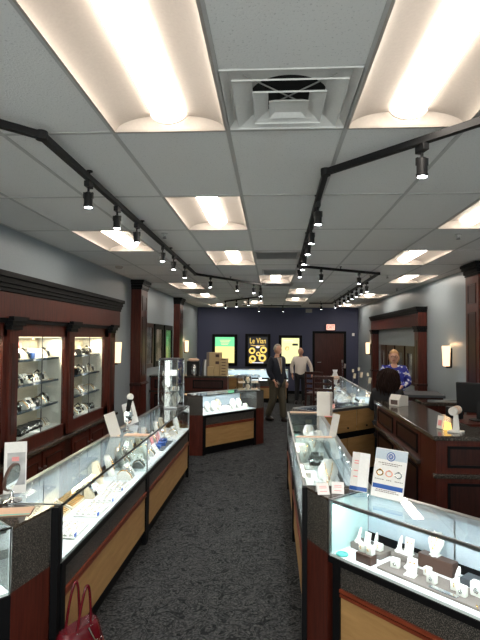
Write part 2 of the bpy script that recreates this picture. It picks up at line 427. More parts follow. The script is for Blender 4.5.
for (x, y, lab) in ((-1.12, 5.22, 'small ceiling sprinkler between the left track and the left-middle lights'), (1.91, 5.34, 'small ceiling sprinkler just beyond the nearest light by the right wall'), (2.64, 10.95, 'small ceiling sprinkler near the right wall above the wooden portal'), (1.95, 8.74, 'small ceiling sprinkler beside the corner of the right track')):
    t = thing('ceiling_sprinkler', lab, 'sprinkler', (x, y, H-.002))
    m = MB(); m.lathe([(.035, 0), (.035, -.004), (.012, -.008), (.01, -.03)], n=16); m.build('escutcheon', 'grid', t)
    m = MB(); m.cyl((0, 0, -.03), (0, 0, -.05), .004); m.box(-.014, -.01, -.003, .003, -.05, -.025); m.box(.01, .014, -.003, .003, -.05, -.025); m.lathe([(.02, -.05), (.02, -.053)]); m.build('deflector', 'greyd', t)
t = MB(); t.lathe([(.06, 0), (.06, -.02), (.045, -.035), (.02, -.04)]); tag(t.build('smoke_detector', 'troffer', None, smooth=True, loc=(-2.33, 7.63, H-.002)), 'round white smoke detector on the ceiling near the left wall', 'smoke detector')

# ---- track lighting
def track(name, label, pts):
    t = thing(name, label, 'track light rail', (pts[0][0], pts[0][1], 2.93))
    P = [Vector((p[0]-pts[0][0], p[1]-pts[0][1], 0)) for p in pts]
    for a, b in zip(P, P[1:]):
        d = b-a; m = MB(); m.box(-.018, d.length+.018, -.018, .018, 0, .036)
        o = m.build('rail', 'blackp', t); o.location = a; o.rotation_euler = (0, 0, math.atan2(d.y, d.x))
        n = max(1, int(d.length//1.2))
        for q in range(n):
            c = a+d*((q+.5)/n); m = MB(); m.cyl((c.x, c.y, .036), (c.x, c.y, .07), .006); m.cyl((c.x, c.y, .062), (c.x, c.y, .07), .02); m.build('hanger', 'blackp', t)
    for c in P[1:-1]: m = MB(); m.cyl((c.x, c.y, -.004), (c.x, c.y, .04), .03); m.build('corner_joint', 'blackp', t)
    return t
track('lighting_track', 'black ceiling track running along the left side and turning to the middle', [(-2.0, 1.65), (-1.19, 2.53), (-1.24, 8.2), (-.22, 9.75), (-.26, 12.6), (-1.32, 14.3)])
track('lighting_track', 'black ceiling track running along the right side with an outward bend', [(1.75, 1.62), (.33, 3.17), (.385, 7.3), (1.68, 8.15), (1.74, 14.9), (1.1, 14.95)])
track('lighting_track', 'short black ceiling track crossing near the dark blue back wall', [(-.9, 16.0), (.9, 16.2)])
def make_head():
    t = thing('track_spotlight', '', 'track spotlight', group='black track spotlights')
    m = MB(); m.box(-.02, .02, -.05, .05, -.045, -.002); m.build('adapter', 'blackp', t, bevel=.004)
    m = MB(); m.cyl((0, 0, -.045), (0, 0, -.085), .009); m.box(-.036, .036, -.008, .008, -.09, -.083)
    m.box(-.038, -.034, -.01, .01, -.13, -.083); m.box(.034, .038, -.01, .01, -.13, -.083); m.build('yoke', 'blackp', t)
    m = MB(); m.lathe([(.018, -.08), (.03, -.088), (.033, -.1), (.033, -.18), (.036, -.182), (.036, -.2), (.03, -.2), (.03, -.195)], n=20); m.build('lamp_body', 'blackp', t, smooth=True)
    m = MB(); m.cyl((0, 0, -.198), (0, 0, -.201), .028, n=20); b = m.build('bulb', 'bulb', t)
    l = bpy.data.lights.new('spot_lamp', 'SPOT'); l.energy = SPOT_W; l.spot_size = R(70); l.spot_blend = .8; l.shadow_soft_size = .03; l.color = (1, .96, .9)
    o = bpy.data.objects.new('spot_lamp', l); COL.objects.link(o); o.parent = t; o.location = (0, 0, -.21)
    return t
LH = [(-1.205, 3.25), (-1.21, 3.89), (-1.215, 4.49), (-1.22, 5.6), (-1.225, 6.27), (-1.235, 7.15), (-1.03, 8.49), (-.62, 9.11), (-.34, 9.55), (-.23, 10.3), (-.245, 11.5), (-1.3, 14.27), (-.95, 13.7), (-.6, 13.15)]
RH = [(.78, 2.69), (.34, 3.8), (.35, 4.57), (.36, 5.16), (.368, 5.86), (.374, 6.3), (.383, 7.06), (.72, 7.52), (1.34, 7.93), (1.69, 9.2), (1.70, 9.8), (1.705, 10.4), (1.71, 11.0), (1.715, 11.6), (1.72, 12.3), (1.73, 13.1), (1.74, 14.1), (1.43, 14.92)]
BH = [(-.4, 16.06), (.35, 16.14)]
ordw = ['nearest', 'second', 'third', 'fourth', 'fifth', 'sixth', 'seventh', 'eighth', 'ninth', 'tenth', 'eleventh', 'twelfth', 'thirteenth', 'fourteenth', 'fifteenth', 'sixteenth', 'seventeenth', 'farthest']
h0 = make_head(); first = True
for lst, nm in ((LH, 'the left ceiling track'), (RH, 'the right ceiling track'), (BH, 'the short track by the back wall')):
    for i, (x, y) in enumerate(lst):
        lab = 'small black spotlight, %s along %s' % (ordw[i], nm)
        if first: h0.location = (x, y, 2.93); h0.scale = (.85,)*3; h0['label'] = lab; first = False
        else: dup(h0, (x, y, 2.93), 0 if i % 3 else 14, lab, None, .85)

# ---- pilasters on both walls
def pilaster(x0, x1, y0, y1, lab, face):
    t = thing('wall_pilaster', lab, 'pilaster', ((x0+x1)/2, (y0+y1)/2, 0)); hx, hy = (x1-x0)/2, (y1-y0)/2
    m = MB(); m.box(-hx, hx, -hy, hy, 0, 2.86); m.build('shaft', 'cherry', t)
    m = MB(); e = .02
    for z0, z1, q in ((2.81, 2.84, .012), (2.84, 2.9, .025), (2.9, 2.94, .045), (2.94, 2.985, .06)):
        ax0, ax1 = (-hx, hx+q) if face > 0 else (-hx-q, hx)
        m.box(ax0, ax1, -hy-q, hy+q, z0, z1)
    m.build('capital', 'black', t, bevel=.006)
    m = MB()
    for z0, z1, q in ((1.02, 1.05, .035), (1.05, 1.07, .02)):
        ax0, ax1 = (-hx, hx+q) if face > 0 else (-hx-q, hx); m.box(ax0, ax1, -hy-q, hy+q, z0, z1)
    m.build('rail_band', 'cherryd', t, bevel=.005)
    m = MB(); ax0, ax1 = (-hx, hx+.03) if face > 0 else (-hx-.03, hx); m.box(ax0, ax1, -hy-.03, hy+.03, 0, .16); m.build('plinth', 'cherryd', t)
    xf = hx if face > 0 else -hx
    for z0, z1 in ((2.42, 2.7), (1.2, 2.3)):
        m = MB(); s = face
        for a in ((-hy+.09, -hy+.11, z0, z1), (hy-.11, hy-.09, z0, z1), (-hy+.11, hy-.11, z0, z0+.02), (-hy+.11, hy-.11, z1-.02, z1)):
            m.box(min(xf, xf+s*.008), max(xf, xf+s*.008), a[0], a[1], a[2], a[3])
        m.box(min(xf, xf+s*.002), max(xf, xf+s*.002), -hy+.11, hy-.11, z0+.02, z1-.02)
        m.build('panel', 'cherryd', t)
    return t
pilaster(XL, -2.43, 9.36, 9.85, 'dark red wooden pilaster between the lit wall cabinet and the three framed pictures', 1)
pilaster(XL, -2.45, 13.5, 14.0, 'dark red wooden pilaster beyond the three framed pictures on the left wall', 1)
pilaster(2.8, XR, 7.1, 7.56, 'red wooden pilaster with black capital on the right wall behind the monitor', -1)

# ---- framed pictures
def framed(x, y0, y1, z0, z1, lab, pic, face, fw=.07, mount='black'):
    t = thing('framed_picture', lab, 'picture', (x, (y0+y1)/2, z0)); hy = (y1-y0)/2; h = z1-z0
    a0, a1 = (0, .04) if face > 0 else (-.04, 0)
    m = MB()
    for q in ((-hy, -hy+fw, 0, h), (hy-fw, hy, 0, h), (-hy+fw, hy-fw, 0, fw), (-hy+fw, hy-fw, h-fw, h)): m.box(a0, a1, q[0], q[1], q[2], q[3])
    m.build('frame', mount, t)
    b0, b1 = (0, .015) if face > 0 else (-.015, 0)
    m = MB(); m.box(b0, b1, -hy+fw, hy-fw, fw, h-fw); m.build('artwork', pic, t)
    m = MB(); g0, g1 = (.02, .023) if face > 0 else (-.023, -.02); m.box(g0, g1, -hy+fw, hy-fw, fw, h-fw); m.build('glazing', 'glazing', t)
framed(XL, 10.26, 11.05, 1.27, 2.22, 'framed dark slate picture on left wall, nearest of three', 'pic1', 1, .09, 'cherryd')
framed(XL, 11.2, 12.09, 1.26, 2.22, 'framed pale portrait picture, middle of three on the left wall', 'pic2', 1, .12, 'black')
framed(XL, 12.26, 13.19, 1.2, 2.22, 'framed green and yellow picture, farthest of three on left wall', 'grn2' if 'grn2' in M else 'pic2', 1, .12, 'black')
M['pic4'] = picture('picture_green', [(.3, (.1, .55, .2)), (.5, (.3, .7, .3)), (.6, (.8, .75, .3))], 2)
bpy.data.objects[[o.name for o in bpy.data.objects if o.name.startswith('artwork')][-1]].data.materials[0] = M['pic4']
for a, b, nm, p in ((10.84, 11.52, 'nearest', 'pic3'), (11.66, 12.44, 'second', 'pic1'), (12.6, 13.38, 'third', 'pic1'), (13.5, 14.1, 'farthest', 'pic3')):
    framed(XR, a, b, .95, 1.77, 'narrow dark framed picture inside the wooden portal, %s of four' % nm, p, -1, .16, 'cherryd')

# ---- wall sconces
def make_sconce():
    t = thing('wall_sconce', '', 'wall sconce', group='tapered wall sconces')
    m = MB(); m.box(-.05, .05, -.02, 0, -.19, .13); m.build('back_plate', 'black', t, bevel=.004)
    m = MB()
    for z0, z1, w0, w1 in ((-.17, -.06, .028, .04), (-.06, .05, .042, .055), (.05, .17, .058, .075)):
        m.prism([(-w0, z0), (w0, z0), (w1, z1), (-w1, z1)], -.13, -.03, axis='y')
    m.build('lamp_shade', 'shade', t, bevel=.006)
    m = MB(); m.box(-.02, .02, -.08, 0, -.2, -.17); m.build('bracket', 'black', t)
    l = bpy.data.lights.new('sconce_bulb', 'POINT'); l.energy = .9; l.color = (1, .6, .3); l.shadow_soft_size = .03
    o = bpy.data.objects.new('sconce_bulb', l); COL.objects.link(o); o.parent = t; o.location = (0, -.09, .2)
    return t
s0 = make_sconce(); s0.location = (XL, 8.3, 1.66); s0.rotation_euler = (0, 0, R(90)); s0['label'] = 'glowing tapered wall sconce just beyond the lit wall cabinet'
dup(s0, (XL, 15.2, 1.66), 90, 'glowing tapered wall sconce at the far end of the left wall')
dup(s0, (XR, 8.76, 1.64), -90, 'glowing tapered wall sconce between the red pilaster and the wooden portal')
dup(s0, (XR, 15.75, 1.64), -90, 'glowing tapered wall sconce beyond the wooden portal by the back wall')

# ---- portal on the right wall
XR_ = XR; XR = XR-.012
t = thing('wooden_portal', 'tall cherry wood portal with black cornice on the right wall, behind the blond woman', 'wooden portal', (2.88, 11.7, 0))
def wx(a, b): return a-2.88, b-2.88
def wy(a, b): return a-11.7, b-11.7
for y0, y1 in ((10.05, 10.3), (14.48, 14.72)):
    o = MB().box(*wx(2.82, XR), *wy(y0, y1), 0, 2.17).build('post', 'cherry', t)
    m = MB()
    for z0, z1, q in ((2.06, 2.11, .015), (2.11, 2.15, .03), (2.15, 2.175, .04)): m.box(*wx(2.82-q, XR), *wy(y0-q, y1+q), z0, z1)
    m.build('capital', 'black', o)
    m = MB()
    for z0, z1, q in ((1.02, 1.06, .03), (0, .15, .03)): m.box(*wx(2.82-q, XR), *wy(y0-q, y1+q), z0, z1)
    m.build('post_band', 'cherryd', o)
    m = MB(); m.box(*wx(2.812, 2.82), *wy(y0+.06, y1-.06), 1.15, 1.9); m.build('panel', 'cherryd', o)
MB().box(*wx(2.82, XR), *wy(10.03, 14.74), 2.17, 2.44).build('frieze', 'cherry', t)
m = MB()
for z0, z1, q in ((2.42, 2.46, .015), (2.46, 2.5, .03), (2.5, 2.55, .05)): m.box(*wx(2.82-q, XR), *wy(10.05-q, 14.72+q), z0, z1)
m.build('cornice', 'black', t); XR = XR_

# ---- back wall: lit posters, exit sign, small boxes
def lightbox(x0, x1, z0, z1, lab):
    t = thing('lit_poster', lab, 'poster', ((x0+x1)/2, YB, z0)); hx = (x1-x0)/2; h = z1-z0; fw = .1
    m = MB()
    for q in ((-hx, -hx+fw, 0, h), (hx-fw, hx, 0, h), (-hx+fw, hx-fw, 0, fw), (-hx+fw, hx-fw, h-fw, h)): m.box(q[0], q[1], -.07, 0, q[2], q[3])
    m.build('frame', 'black', t, bevel=.008); return t, hx-fw, fw, h-fw
t, hx, z0, z1 = lightbox(-2.08, -1.2, .95, 2.05, 'framed lit poster, green above yellow, leftmost on the back wall')
m = MB(); m.box(-hx, hx, -.03, -.001, z1-.33, z1); m.build('green_band', 'grn', t)
m = MB(); m.box(-hx, hx, -.03, -.001, z0, z1-.33); m.build('yellow_field', 'yel', t)
m = MB()
for q in range(4): m.box(-.18+.02*q, .2-.03*q, -.033, -.03, z1-.12-.05*q, z1-.1-.05*q)
m.build('print', 'yel2', t)
t, hx, z0, z1 = lightbox(-.92, -.04, .93, 2.07, 'framed black poster with gold jewellery and yellow script, middle of back wall')
m = MB(); m.box(-hx, hx, -.03, -.001, z0, z1); m.build('black_field', 'pblack', t)
tx('Le Vian', .27, 'pgold', t, 'lettering', (0, -.036, z1-.15), (R(90), 0, 0), .003, .72)
m = MB(); m.tube([(-.26+.052*i, -.036, z1-.29-.03*math.sin(i*.31)) for i in range(11)], [.004, .012, .016, .017, .017, .017, .017, .017, .016, .012, .004], 8); m.build('underline', 'porange', t)
for (x, z, r_) in ((-.2, .55, .085), (.2, .58, .09), (-.18, .27, .09), (.02, .44, .06), (.16, .3, .1), (-.24, .18, .05)):
    o = MB().torus((x, -.04, z), r_, r_*.36, 20, 'y').build('printed_ring', 'pgold', t); o.scale = (1, .35, 1); o.location = (0, -.03, 0)
    MB().ball((x, -.045, z+r_*.9), r_*.4, .012, r_*.4, 10).build('printed_gem', 'pwhite' if x > 0 else 'pred', o); 
m = MB(); m.ball((0, -.04, .69), .07, .01, .05); m.box(-.2, .2, -.036, -.03, .12, .15); m.build('printed_flare', 'pwhite', t)
t, hx, z0, z1 = lightbox(.25, 1.06, .95, 2.03, 'framed pale yellow lit poster, rightmost on the back wall between the two men')
m = MB(); m.box(-hx, hx, -.03, -.001, z0, z1); m.build('yellow_field', 'yel2', t)
m = MB(); m.torus((-.12, -.03, .62), .06, .012, 20, 'y'); m.tube([(-.18, -.034, .58), (-.12, -.034, .66), (-.05, -.034, .68)], .012); m.build('printed_ring', 'porange', t)
m = MB(); m.box(.07, .26, -.034, -.03, .72, .79); m.build('printed_block', 'greyd', t)
m = MB(); m.box(-.24, .1, -.034, -.03, .88, .9); m.box(-.24, .2, -.034, -.03, .84, .85); m.build('print', 'pwhite', t)
t = thing('exit_sign', 'small red lit EXIT sign above the door on the back wall', 'exit sign', (2.04, YB, 2.2))
m = MB(); m.box(-.17, .17, -.06, 0, 0, .24); m.build('housing', 'black', t, bevel=.006)
m = MB(); m.box(-.145, .145, -.064, -.06, .02, .22); m.build('face', 'exitw', t)
tx('EXIT', .17, 'exitr', t, 'lettering', (0, -.066, .12), (R(90), 0, 0), .002, .72)
t = thing('emergency_lamp', 'small grey box mounted high on the back wall above the posters', 'emergency lamp', (1.29, YB, 2.82))
MB().box(-.11, .11, -.08, 0, 0, .13).build('housing', 'greydoor', t, bevel=.01)
for s in (-.06, .06): MB().cyl((s, -.08, .06), (s, -.12, .05), .03, .035).build('lamp', 'troffer', t)
t = MB().box(2.78, 2.86, YB-.05, YB, 2.02, 2.12).build('wall_sensor', 'paper', bevel=.01); tag(t, 'tiny white sensor on the back wall right of the door', 'wall sensor')

# ================================================================ left wall cabinet
CFX = -2.30
t = thing('wall_display_cabinet', 'long cherry wood wall cabinet with lit glass bays and black cornice on left wall', 'display cabinet', (-2.46, 4.6, 0))
def cx_(a, b): return a+2.46, b+2.46
def cy_(a, b): return a-4.6, b-4.6
Y0, Y1 = 1.75, 7.40
bays = [(3.19, 4.25), (4.52, 5.56), (5.85, 6.91)]; bays = [(1.95, 2.92)] + bays
base = MB().box(*cx_(XL, CFX-.01), *cy_(Y0, Y1), .08, .78).build('base', 'cherryd', t)
MB().box(*cx_(XL, CFX-.05), *cy_(Y0, Y1), 0, .08).build('toe_kick', 'black', t)
MB().box(*cx_(XL, CFX+.05), *cy_(Y0, Y1+.03), .78, .815).build('ledge', 'granite', t, bevel=.006)
for a, b in bays:
    for q in range(2):
        y0 = a-.06+q*(b-a+.12)/2+.02; y1 = y0+(b-a+.12)/2-.04
        d = MB().box(*cx_(CFX-.01, CFX+.008), *cy_(y0, y1), .12, .75).build('door', 'cherry', t)
        m = MB()
        for e in ((y0+.07, y0+.085, .19, .68), (y1-.085, y1-.07, .19, .68), (y0+.085, y1-.085, .19, .205), (y0+.085, y1-.085, .665, .68)): m.box(*cx_(CFX+.008, CFX+.016), *cy_(e[0], e[1]), e[2], e[3])
        m.build('door_panel', 'cherryd', d)
        hy = y1-.03 if q == 0 else y0+.03
        MB().cyl((CFX+.008+2.46, hy-4.6, .6), (CFX+.03+2.46, hy-4.6, .6), .01).build('knob', 'alu', d)
# upper carcass: back, stiles, rails
MB().box(*cx_(XL+.001, XL+.02), *cy_(Y0, Y1), .815, 2.02).build('back_panel', 'cream', t)
edges = [Y0] + [v for b in bays for v in b] + [Y1]
for i in range(0, len(edges), 2):
    a, b = edges[i], edges[i+1]
    o = MB().box(*cx_(XL+.02, CFX), *cy_(a, b), .815, 2.02).build('stile', 'cherry', t)
    if b-a > .25:
        m = MB(); mid = (a+b)/2; m.box(*cx_(CFX, CFX+.025), *cy_(mid-.07, mid+.07), .83, 1.98); m.build('pilaster_strip', 'cherry', o)
        m = MB(); m.box(*cx_(CFX+.025, CFX+.03), *cy_(mid-.03, mid+.03), 1.05, 1.85); m.build('inset', 'cherryd', o)
        m = MB()
        for z0, z1, q in ((1.97, 2.01, .03), (2.01, 2.05, .05), (2.05, 2.085, .07)): m.box(*cx_(CFX, CFX+.025+q), *cy_(mid-.07-q, mid+.07+q), z0, z1)
        m.build('capital', 'black', o)
MB().box(*cx_(XL+.02, CFX), *cy_(Y0, Y1), .815, .95).build('bottom_rail', 'cherry', t)
MB().box(*cx_(XL+.02, CFX), *cy_(Y0, Y1), 1.91, 2.03).build('top_rail', 'cherry', t)
MB().box(*cx_(XL, CFX+.03), *cy_(Y0, Y1+.03), 2.03, 2.07).build('moulding', 'black', t)
MB().box(*cx_(XL, CFX+.05), *cy_(Y0, Y1+.06), 2.07, 2.31).build('frieze', 'cherry', t)
m = MB()
for z0, z1, q in ((2.29, 2.325, .012), (2.325, 2.36, .022), (2.36, 2.41, .035), (2.41, 2.46, .055)): m.box(*cx_(XL, CFX+.05+q), *cy_(Y0, Y1+.06+q), z0, z1)
m.build('cornice', 'black', t, bevel=.006)
SHELF = [1.69, 1.45, 1.2]
for a, b in bays:
    m = MB(); mid = (a+b)/2
    m.box(*cx_(CFX-.02, CFX-.014), *cy_(a, mid-.002), .95, 1.91); m.build('glass_door', 'glass', t)
    m = MB(); m.box(*cx_(CFX-.02, CFX-.014), *cy_(mid+.002, b), .95, 1.91); m.build('glass_door', 'glass', t)
    MB().box(*cx_(CFX-.02, CFX-.012), *cy_(mid-.004, mid+.004), .95, 1.91).build('door_gasket', 'greyd', t)
    m = MB(); m.box(*cx_(XL+.02, CFX-.03), *cy_(a-.002, a+.006), .95, 1.91); m.box(*cx_(XL+.02, CFX-.03), *cy_(b-.006, b+.002), .95, 1.91); m.build('side_lining', 'white', t)
    MB().box(*cx_(XL+.02, CFX-.03), *cy_(a, b), .95, .955).build('bay_floor', 'deck', t)
    for z in SHELF: MB().box(*cx_(XL+.03, CFX-.06), *cy_(a+.01, b-.01), z-.022, z).build('shelf', 'shelfglass', t)
    m = MB(); m.box(*cx_(CFX-.045, CFX-.03), *cy_(a+.05, b-.05), 1.9, 1.909); m.build('light_strip', 'warmled', t)
    area('bay_lamp', t, (CFX-.1+2.46, mid-4.6, 1.89), .05, b-a-.1, 6.5, (1, .86, .62))
    area('bay_lamp', t, (CFX-.03+2.46, mid-4.6, 1.3), .9, .03, 0.9, (1, .93, .82), (0, R(90), 0))

# ================================================================ small merchandise prototypes (local: front is -y)
def place(proto_fn, cache={}):
    pass
PROTO = {}
def item(kind, loc, rz, label, group=None, scale=1):
    if kind not in PROTO:
        o = MAKE[kind](); PROTO[kind] = o; o.location = loc; o.rotation_euler = (0, 0, R(rz)); o.scale = (scale,)*3; o['label'] = label
        if group: o['group'] = group
        return o
    o = dup(PROTO[kind], loc, rz, label, group, scale)
    if not group and 'group' in o: del o['group']
    return o
def mk_ringcube():
    t = thing('ring_display', '', 'ring stand')
    m = MB(); m.box(-.02, .02, -.018, .018, 0, .045); m.build('block', 'white', t, bevel=.006, smooth=True)
    m = MB(); m.torus((0, -.018, .03), .009, .0018, 16, 'x'); m.build('ring', 'gold', t); return t
def mk_finger():
    t = thing('ring_finger', '', 'ring stand')
    m = MB(); m.lathe([(.024, 0), (.024, .004), (.018, .01), (.011, .02)], n=20); m.build('foot', 'white', t, smooth=True)
    m = MB(); m.tube([(0, 0, .012), (0, .008, .035), (0, .02, .06), (0, .028, .078)], [.013, .011, .009, .004], 14); m.build('cone', 'white', t, smooth=True)
    m = MB(); m.torus((0, .01, .042), .0115, .0018, 18, 'z'); m.build('ring', 'silver', t); return t
def mk_card():
    t = thing('earring_card', '', 'earring stand')
    m = MB(); m.box(-.024, .024, -.003, .003, .004, .075, Matrix.Rotation(R(-12), 4, 'X')); m.build('panel', 'white', t, bevel=.002)
    m = MB(); m.box(-.026, .026, -.03, .012, 0, .006); m.build('foot', 'white', t, bevel=.002)
    for s in (-.01, .01): MB().ball((s, -.001+.052*math.sin(R(12))-.006+.003, .052), .0038, n=10).build('earring', 'gold', t)
    return t
def mk_pendcube():
    t = thing('pendant_block', '', 'pendant stand')
    m = MB(); m.box(-.024, .024, -.016, .016, 0, .05); m.build('block', 'white', t, bevel=.006, smooth=True)
    m = MB(); m.torus((0, -.017, .022), .008, .002, 16, 'y'); m.ball((0, -.018, .022), .005); m.build('pendant', 'silver', t)
    m = MB(); m.tube([(-.008, -.017, .047), (0, -.018, .031), (.008, -.017, .047)], .0009, 6); m.build('chain', 'silver', t); return t
def bustmesh(w=.13, h=.17):
    m = MB(); n = 9; rows = 10; A = []; B = []
    for r_ in range(rows+1):
        v = r_/rows; z = h*v
        hw = w*(.36+.64*(v/.55)) / 2 if v < .55 else w*(1-.62*((v-.55)/.45)**1.6)/2
        ra, rb = [], []
        for i in range(n+1):
            u = -1+2*i/n; x = u*hw; y = -.028*(1-u*u)+.05*v
            ra.append(m.b.verts.new((x, y, z))); rb.append(m.b.verts.new((x*.97, y+.014+.01*(1-v), z)))
        A.append(ra); B.append(rb)
    for r_ in range(rows):
        for i in range(n):
            m.b.faces.new([A[r_][i], A[r_][i+1], A[r_+1][i+1], A[r_+1][i]]); m.b.faces.new([B[r_][i+1], B[r_][i], B[r_+1][i], B[r_+1][i+1]])
        m.b.faces.new([A[r_][0], A[r_+1][0], B[r_+1][0], B[r_][0]]); m.b.faces.new([A[r_+1][n], A[r_][n], B[r_][n], B[r_+1][n]])
    for i in range(n):
        m.b.faces.new([A[0][i+1], A[0][i], B[0][i], B[0][i+1]]); m.b.faces.new([A[rows][i], A[rows][i+1], B[rows][i+1], B[rows][i]])
    return m
def mk_bust(mat='white', ch='gold'):
    t = thing('necklace_bust', '', 'necklace stand')
    bustmesh().build('bust', mat, t, smooth=True)
    m = MB(); m.box(-.035, .035, -.01, .05, 0, .006); m.build('foot', mat, t)
    pts = []
    for i in range(13):
        u = -1+2*i/12; z = .15-.085*(1-abs(u)**1.7); x = u*.026+.0*u; pts.append((x*(1.0), -.031*(1-(x/.05)**2)+.05*z/.17-.002, z))
    m = MB(); m.tube(pts, .0022, 6); m.ball((0, pts[6][1]-.003, pts[6][2]-.008), .007, n=10); m.build('necklace', ch, t); return t
def mk_bustc(): return mk_bust('cream', 'gold')
def mk_lying():
    t = thing('bracelet_ramp', '', 'bracelet stand')
    m = MB(); pts = [(-.05, 0), (.05, 0), (.05, .03), (.03, .055), (-.01, .062), (-.04, .03)]
    m.prism(pts, -.045, .045, axis='x'); m.build('ramp', 'white', t, bevel=.005)
    for s in (-.022, .006, .03):
        m = MB(); m.tube([(s, -.052, .012), (s, -.044, .031), (s, -.012, .064), (s, .03, .058), (s, .051, .032)], .0035, 6); m.build('bracelet', 'gold' if s < 0 else 'silver', t)
    return t
def mk_tray():
    t = thing('ring_tray', '', 'ring tray')
    m = MB(); m.box(-.11, .11, -.075, .075, 0, .012); m.build('tray', 'white', t, bevel=.003)
    for q in range(4):
        m = MB(); y = -.052+q*.035; m.cyl((-.1, y, .014), (.1, y, .014), .0115, n=12); m.build('pad_roll', 'white', t, smooth=True)
    m = MB(); m2 = MB()
    for q in range(4):
        for k in range(8):
            x = -.087+k*.025; y = -.052+q*.035
            (m if (q+k) % 3 else m2).torus((x, y, .027), .0065, .0015, 12, 'x', 6)
    m.build('silver_rings', 'silver', t); m2.build('gold_rings', 'gold', t)
    MB().box(-.104, -.08, -.075, -.071, .012, .03).build('tag', 'brightblue', t)
    return t
def mk_ytray():
    t = thing('chain_tray', '', 'jewellery tray')
    m = MB(); m.box(-.11, .11, -.05, .05, 0, .012, None); m.prism([(-.05, .012), (.05, .012), (.05, .055)], -.11, .11, axis='x'); m.build('ramp', 'cream', t)
    for k in range(9):
        x = -.09+k*.0225; m = MB(); m.tube([(x, -.046, .017), (x, 0, .037), (x, .045, .056)], .0035, 6); m.build('chain', 'gold', t)
    return t
def mk_watch():
    t = thing('wristwatch', '', 'watch')
    m = MB(); m.prism([(-.03, 0), (.03, 0), (.03, .05), (.012, .062), (-.022, .03)], -.02, .02, axis='x'); m.build('cushion', 'cream', t, bevel=.003)
    m = MB(); m.tube([(0, -.031, .008), (0, -.027, .028), (0, -.006, .052), (0, .014, .067), (0, .034, .05), (0, .034, .012)], .009, 8); m.build('strap', 'blackp', t, smooth=True)
    m = MB(); m.cyl((0, -.014, .046), (0, -.024, .055), .02, n=20); c_ = m.build('case', 'silver', t, smooth=True)
    m = MB(); m.cyl((0, -.024, .055), (0, -.0245, .0555), .016, n=20); m.build('dial', 'paper', c_); return t
def mk_slab():
    t = thing('earring_ramp', '', 'earring stand')
    m = MB(); m.prism([(-.035, 0), (.035, 0), (.03, .075), (.018, .075)], -.05, .05, axis='x'); m.build('ramp', 'white', t, bevel=.003)
    for q in range(3):
        for k in range(2): MB().ball((-.03+q*.03, -.012+k*.018-.006, .028+k*.026), .005, n=8).build('earring', 'gold' if (q+k) % 2 else 'silver', t)
    return t
def mk_black():
    t = thing('watch_cushion', '', 'watch stand')
    m = MB(); m.prism([(-.04, 0), (.04, 0), (.04, .05), (-.02, .06), (-.04, .035)], -.045, .045, axis='x'); m.build('cushion', 'blackp', t, bevel=.004)
    m = MB(); m.cyl((0, -.04, .03), (0, -.045, .045), .018, n=16); m.build('watch_case', 'silver', t)
    m = MB(); m.tube([(-.043, -.04, .03), (-.02, -.045, .037), (.02, -.045, .037), (.043, -.04, .03)], .006, 6); m.build('strap', 'silver', t)
    return t
def mk_box():
    t = thing('gift_box', '', 'jewellery box')
    m = MB(); m.box(-.035, .035, -.03, .03, 0, .03); m.build('box_base', 'blue', t, bevel=.003)
    m = MB(); m.box(-.035, .035, -.003, .003, 0, .06, Matrix.Translation((0, .03, .03)) @ Matrix.Rotation(R(-15), 4, 'X')); m.build('lid', 'pink', t, bevel=.002)
    m = MB(); m.torus((0, 0, .036), .009, .002, 14, 'x'); m.build('ring', 'silver', t); return t
MAKE = dict(cube=mk_ringcube, finger=mk_finger, card=mk_card, pend=mk_pendcube, bust=mk_bust, bustc=mk_bustc, ramp=mk_lying, tray=mk_tray, ytray=mk_ytray, watch=mk_watch, slab=mk_slab, black=mk_black, box=mk_box)
KN = dict(cube='white ring cube', finger='white ring finger', card='white earring card', pend='white pendant block', bust='white necklace bust', bustc='cream necklace bust', ramp='white bracelet ramp', tray='white ring tray', ytray='cream chain tray', watch='cream cushion watch', slab='white earring ramp', black='black cushion watch', box='blue and pink box')

# cabinet goods: shelf by shelf
bn = ['nearest', 'left', 'middle', 'right']
rows_by_bay = {
 1: [['cube', 'watch', 'cube'], ['cube', 'black', 'cube'], ['slab', 'cube', 'slab'], ['black', 'black', 'slab']],
 2: [['slab', 'watch', 'card', 'watch', 'box', 'card', 'slab', 'card', 'watch'], ['black', 'watch', 'black', 'slab', 'black', 'ramp', 'black', 'watch', 'slab'], ['slab', 'black', 'ramp', 'black', 'slab', 'black', 'ramp', 'watch'], ['black', 'black', 'black', 'black', 'black', 'black', 'ramp']],
 3: [['black', 'slab', 'black', 'card', 'black', 'watch'], ['slab', 'watch', 'black', 'card', 'watch', 'slab', 'card', 'watch'], ['ramp', 'slab', 'ramp', 'card', 'ramp', 'slab', 'ramp'], ['black', 'ramp', 'black', 'watch', 'ramp', 'black']],
}
on = ['first', 'second', 'third', 'fourth', 'fifth', 'sixth', 'seventh', 'eighth', 'ninth', 'tenth', 'eleventh', 'twelfth', 'thirteenth', 'fourteenth', 'fifteenth', 'sixteenth']
for bi, rows in rows_by_bay.items():
    a, b = bays[bi]
    for ri, row in enumerate(rows):
        z = (SHELF+[.955])[ri]; n = len(row)
        for q, k in enumerate(row):
            y = a+.1+(b-a-.2)*(q+.5)/n + rnd.uniform(-.015, .015)
            sc = {'watch': 1.35, 'black': 1.15, 'slab': 1.1, 'ramp': 1.15, 'cube': 1.5, 'box': 1.7}.get(k, 1.2)
            lab = '%s, %s from left on %s of the %s lit bay' % (KN[k], on[q], ['top shelf', 'second shelf', 'third shelf', 'bottom'][ri], {1: 'cut-off left', 2: 'wide middle', 3: 'right'}[bi])
            item(k, (-2.46+rnd.uniform(-.02, .03), y, z), 90+rnd.uniform(-14, 14), lab, 'goods on the wall cabinet shelves', sc*1.12)

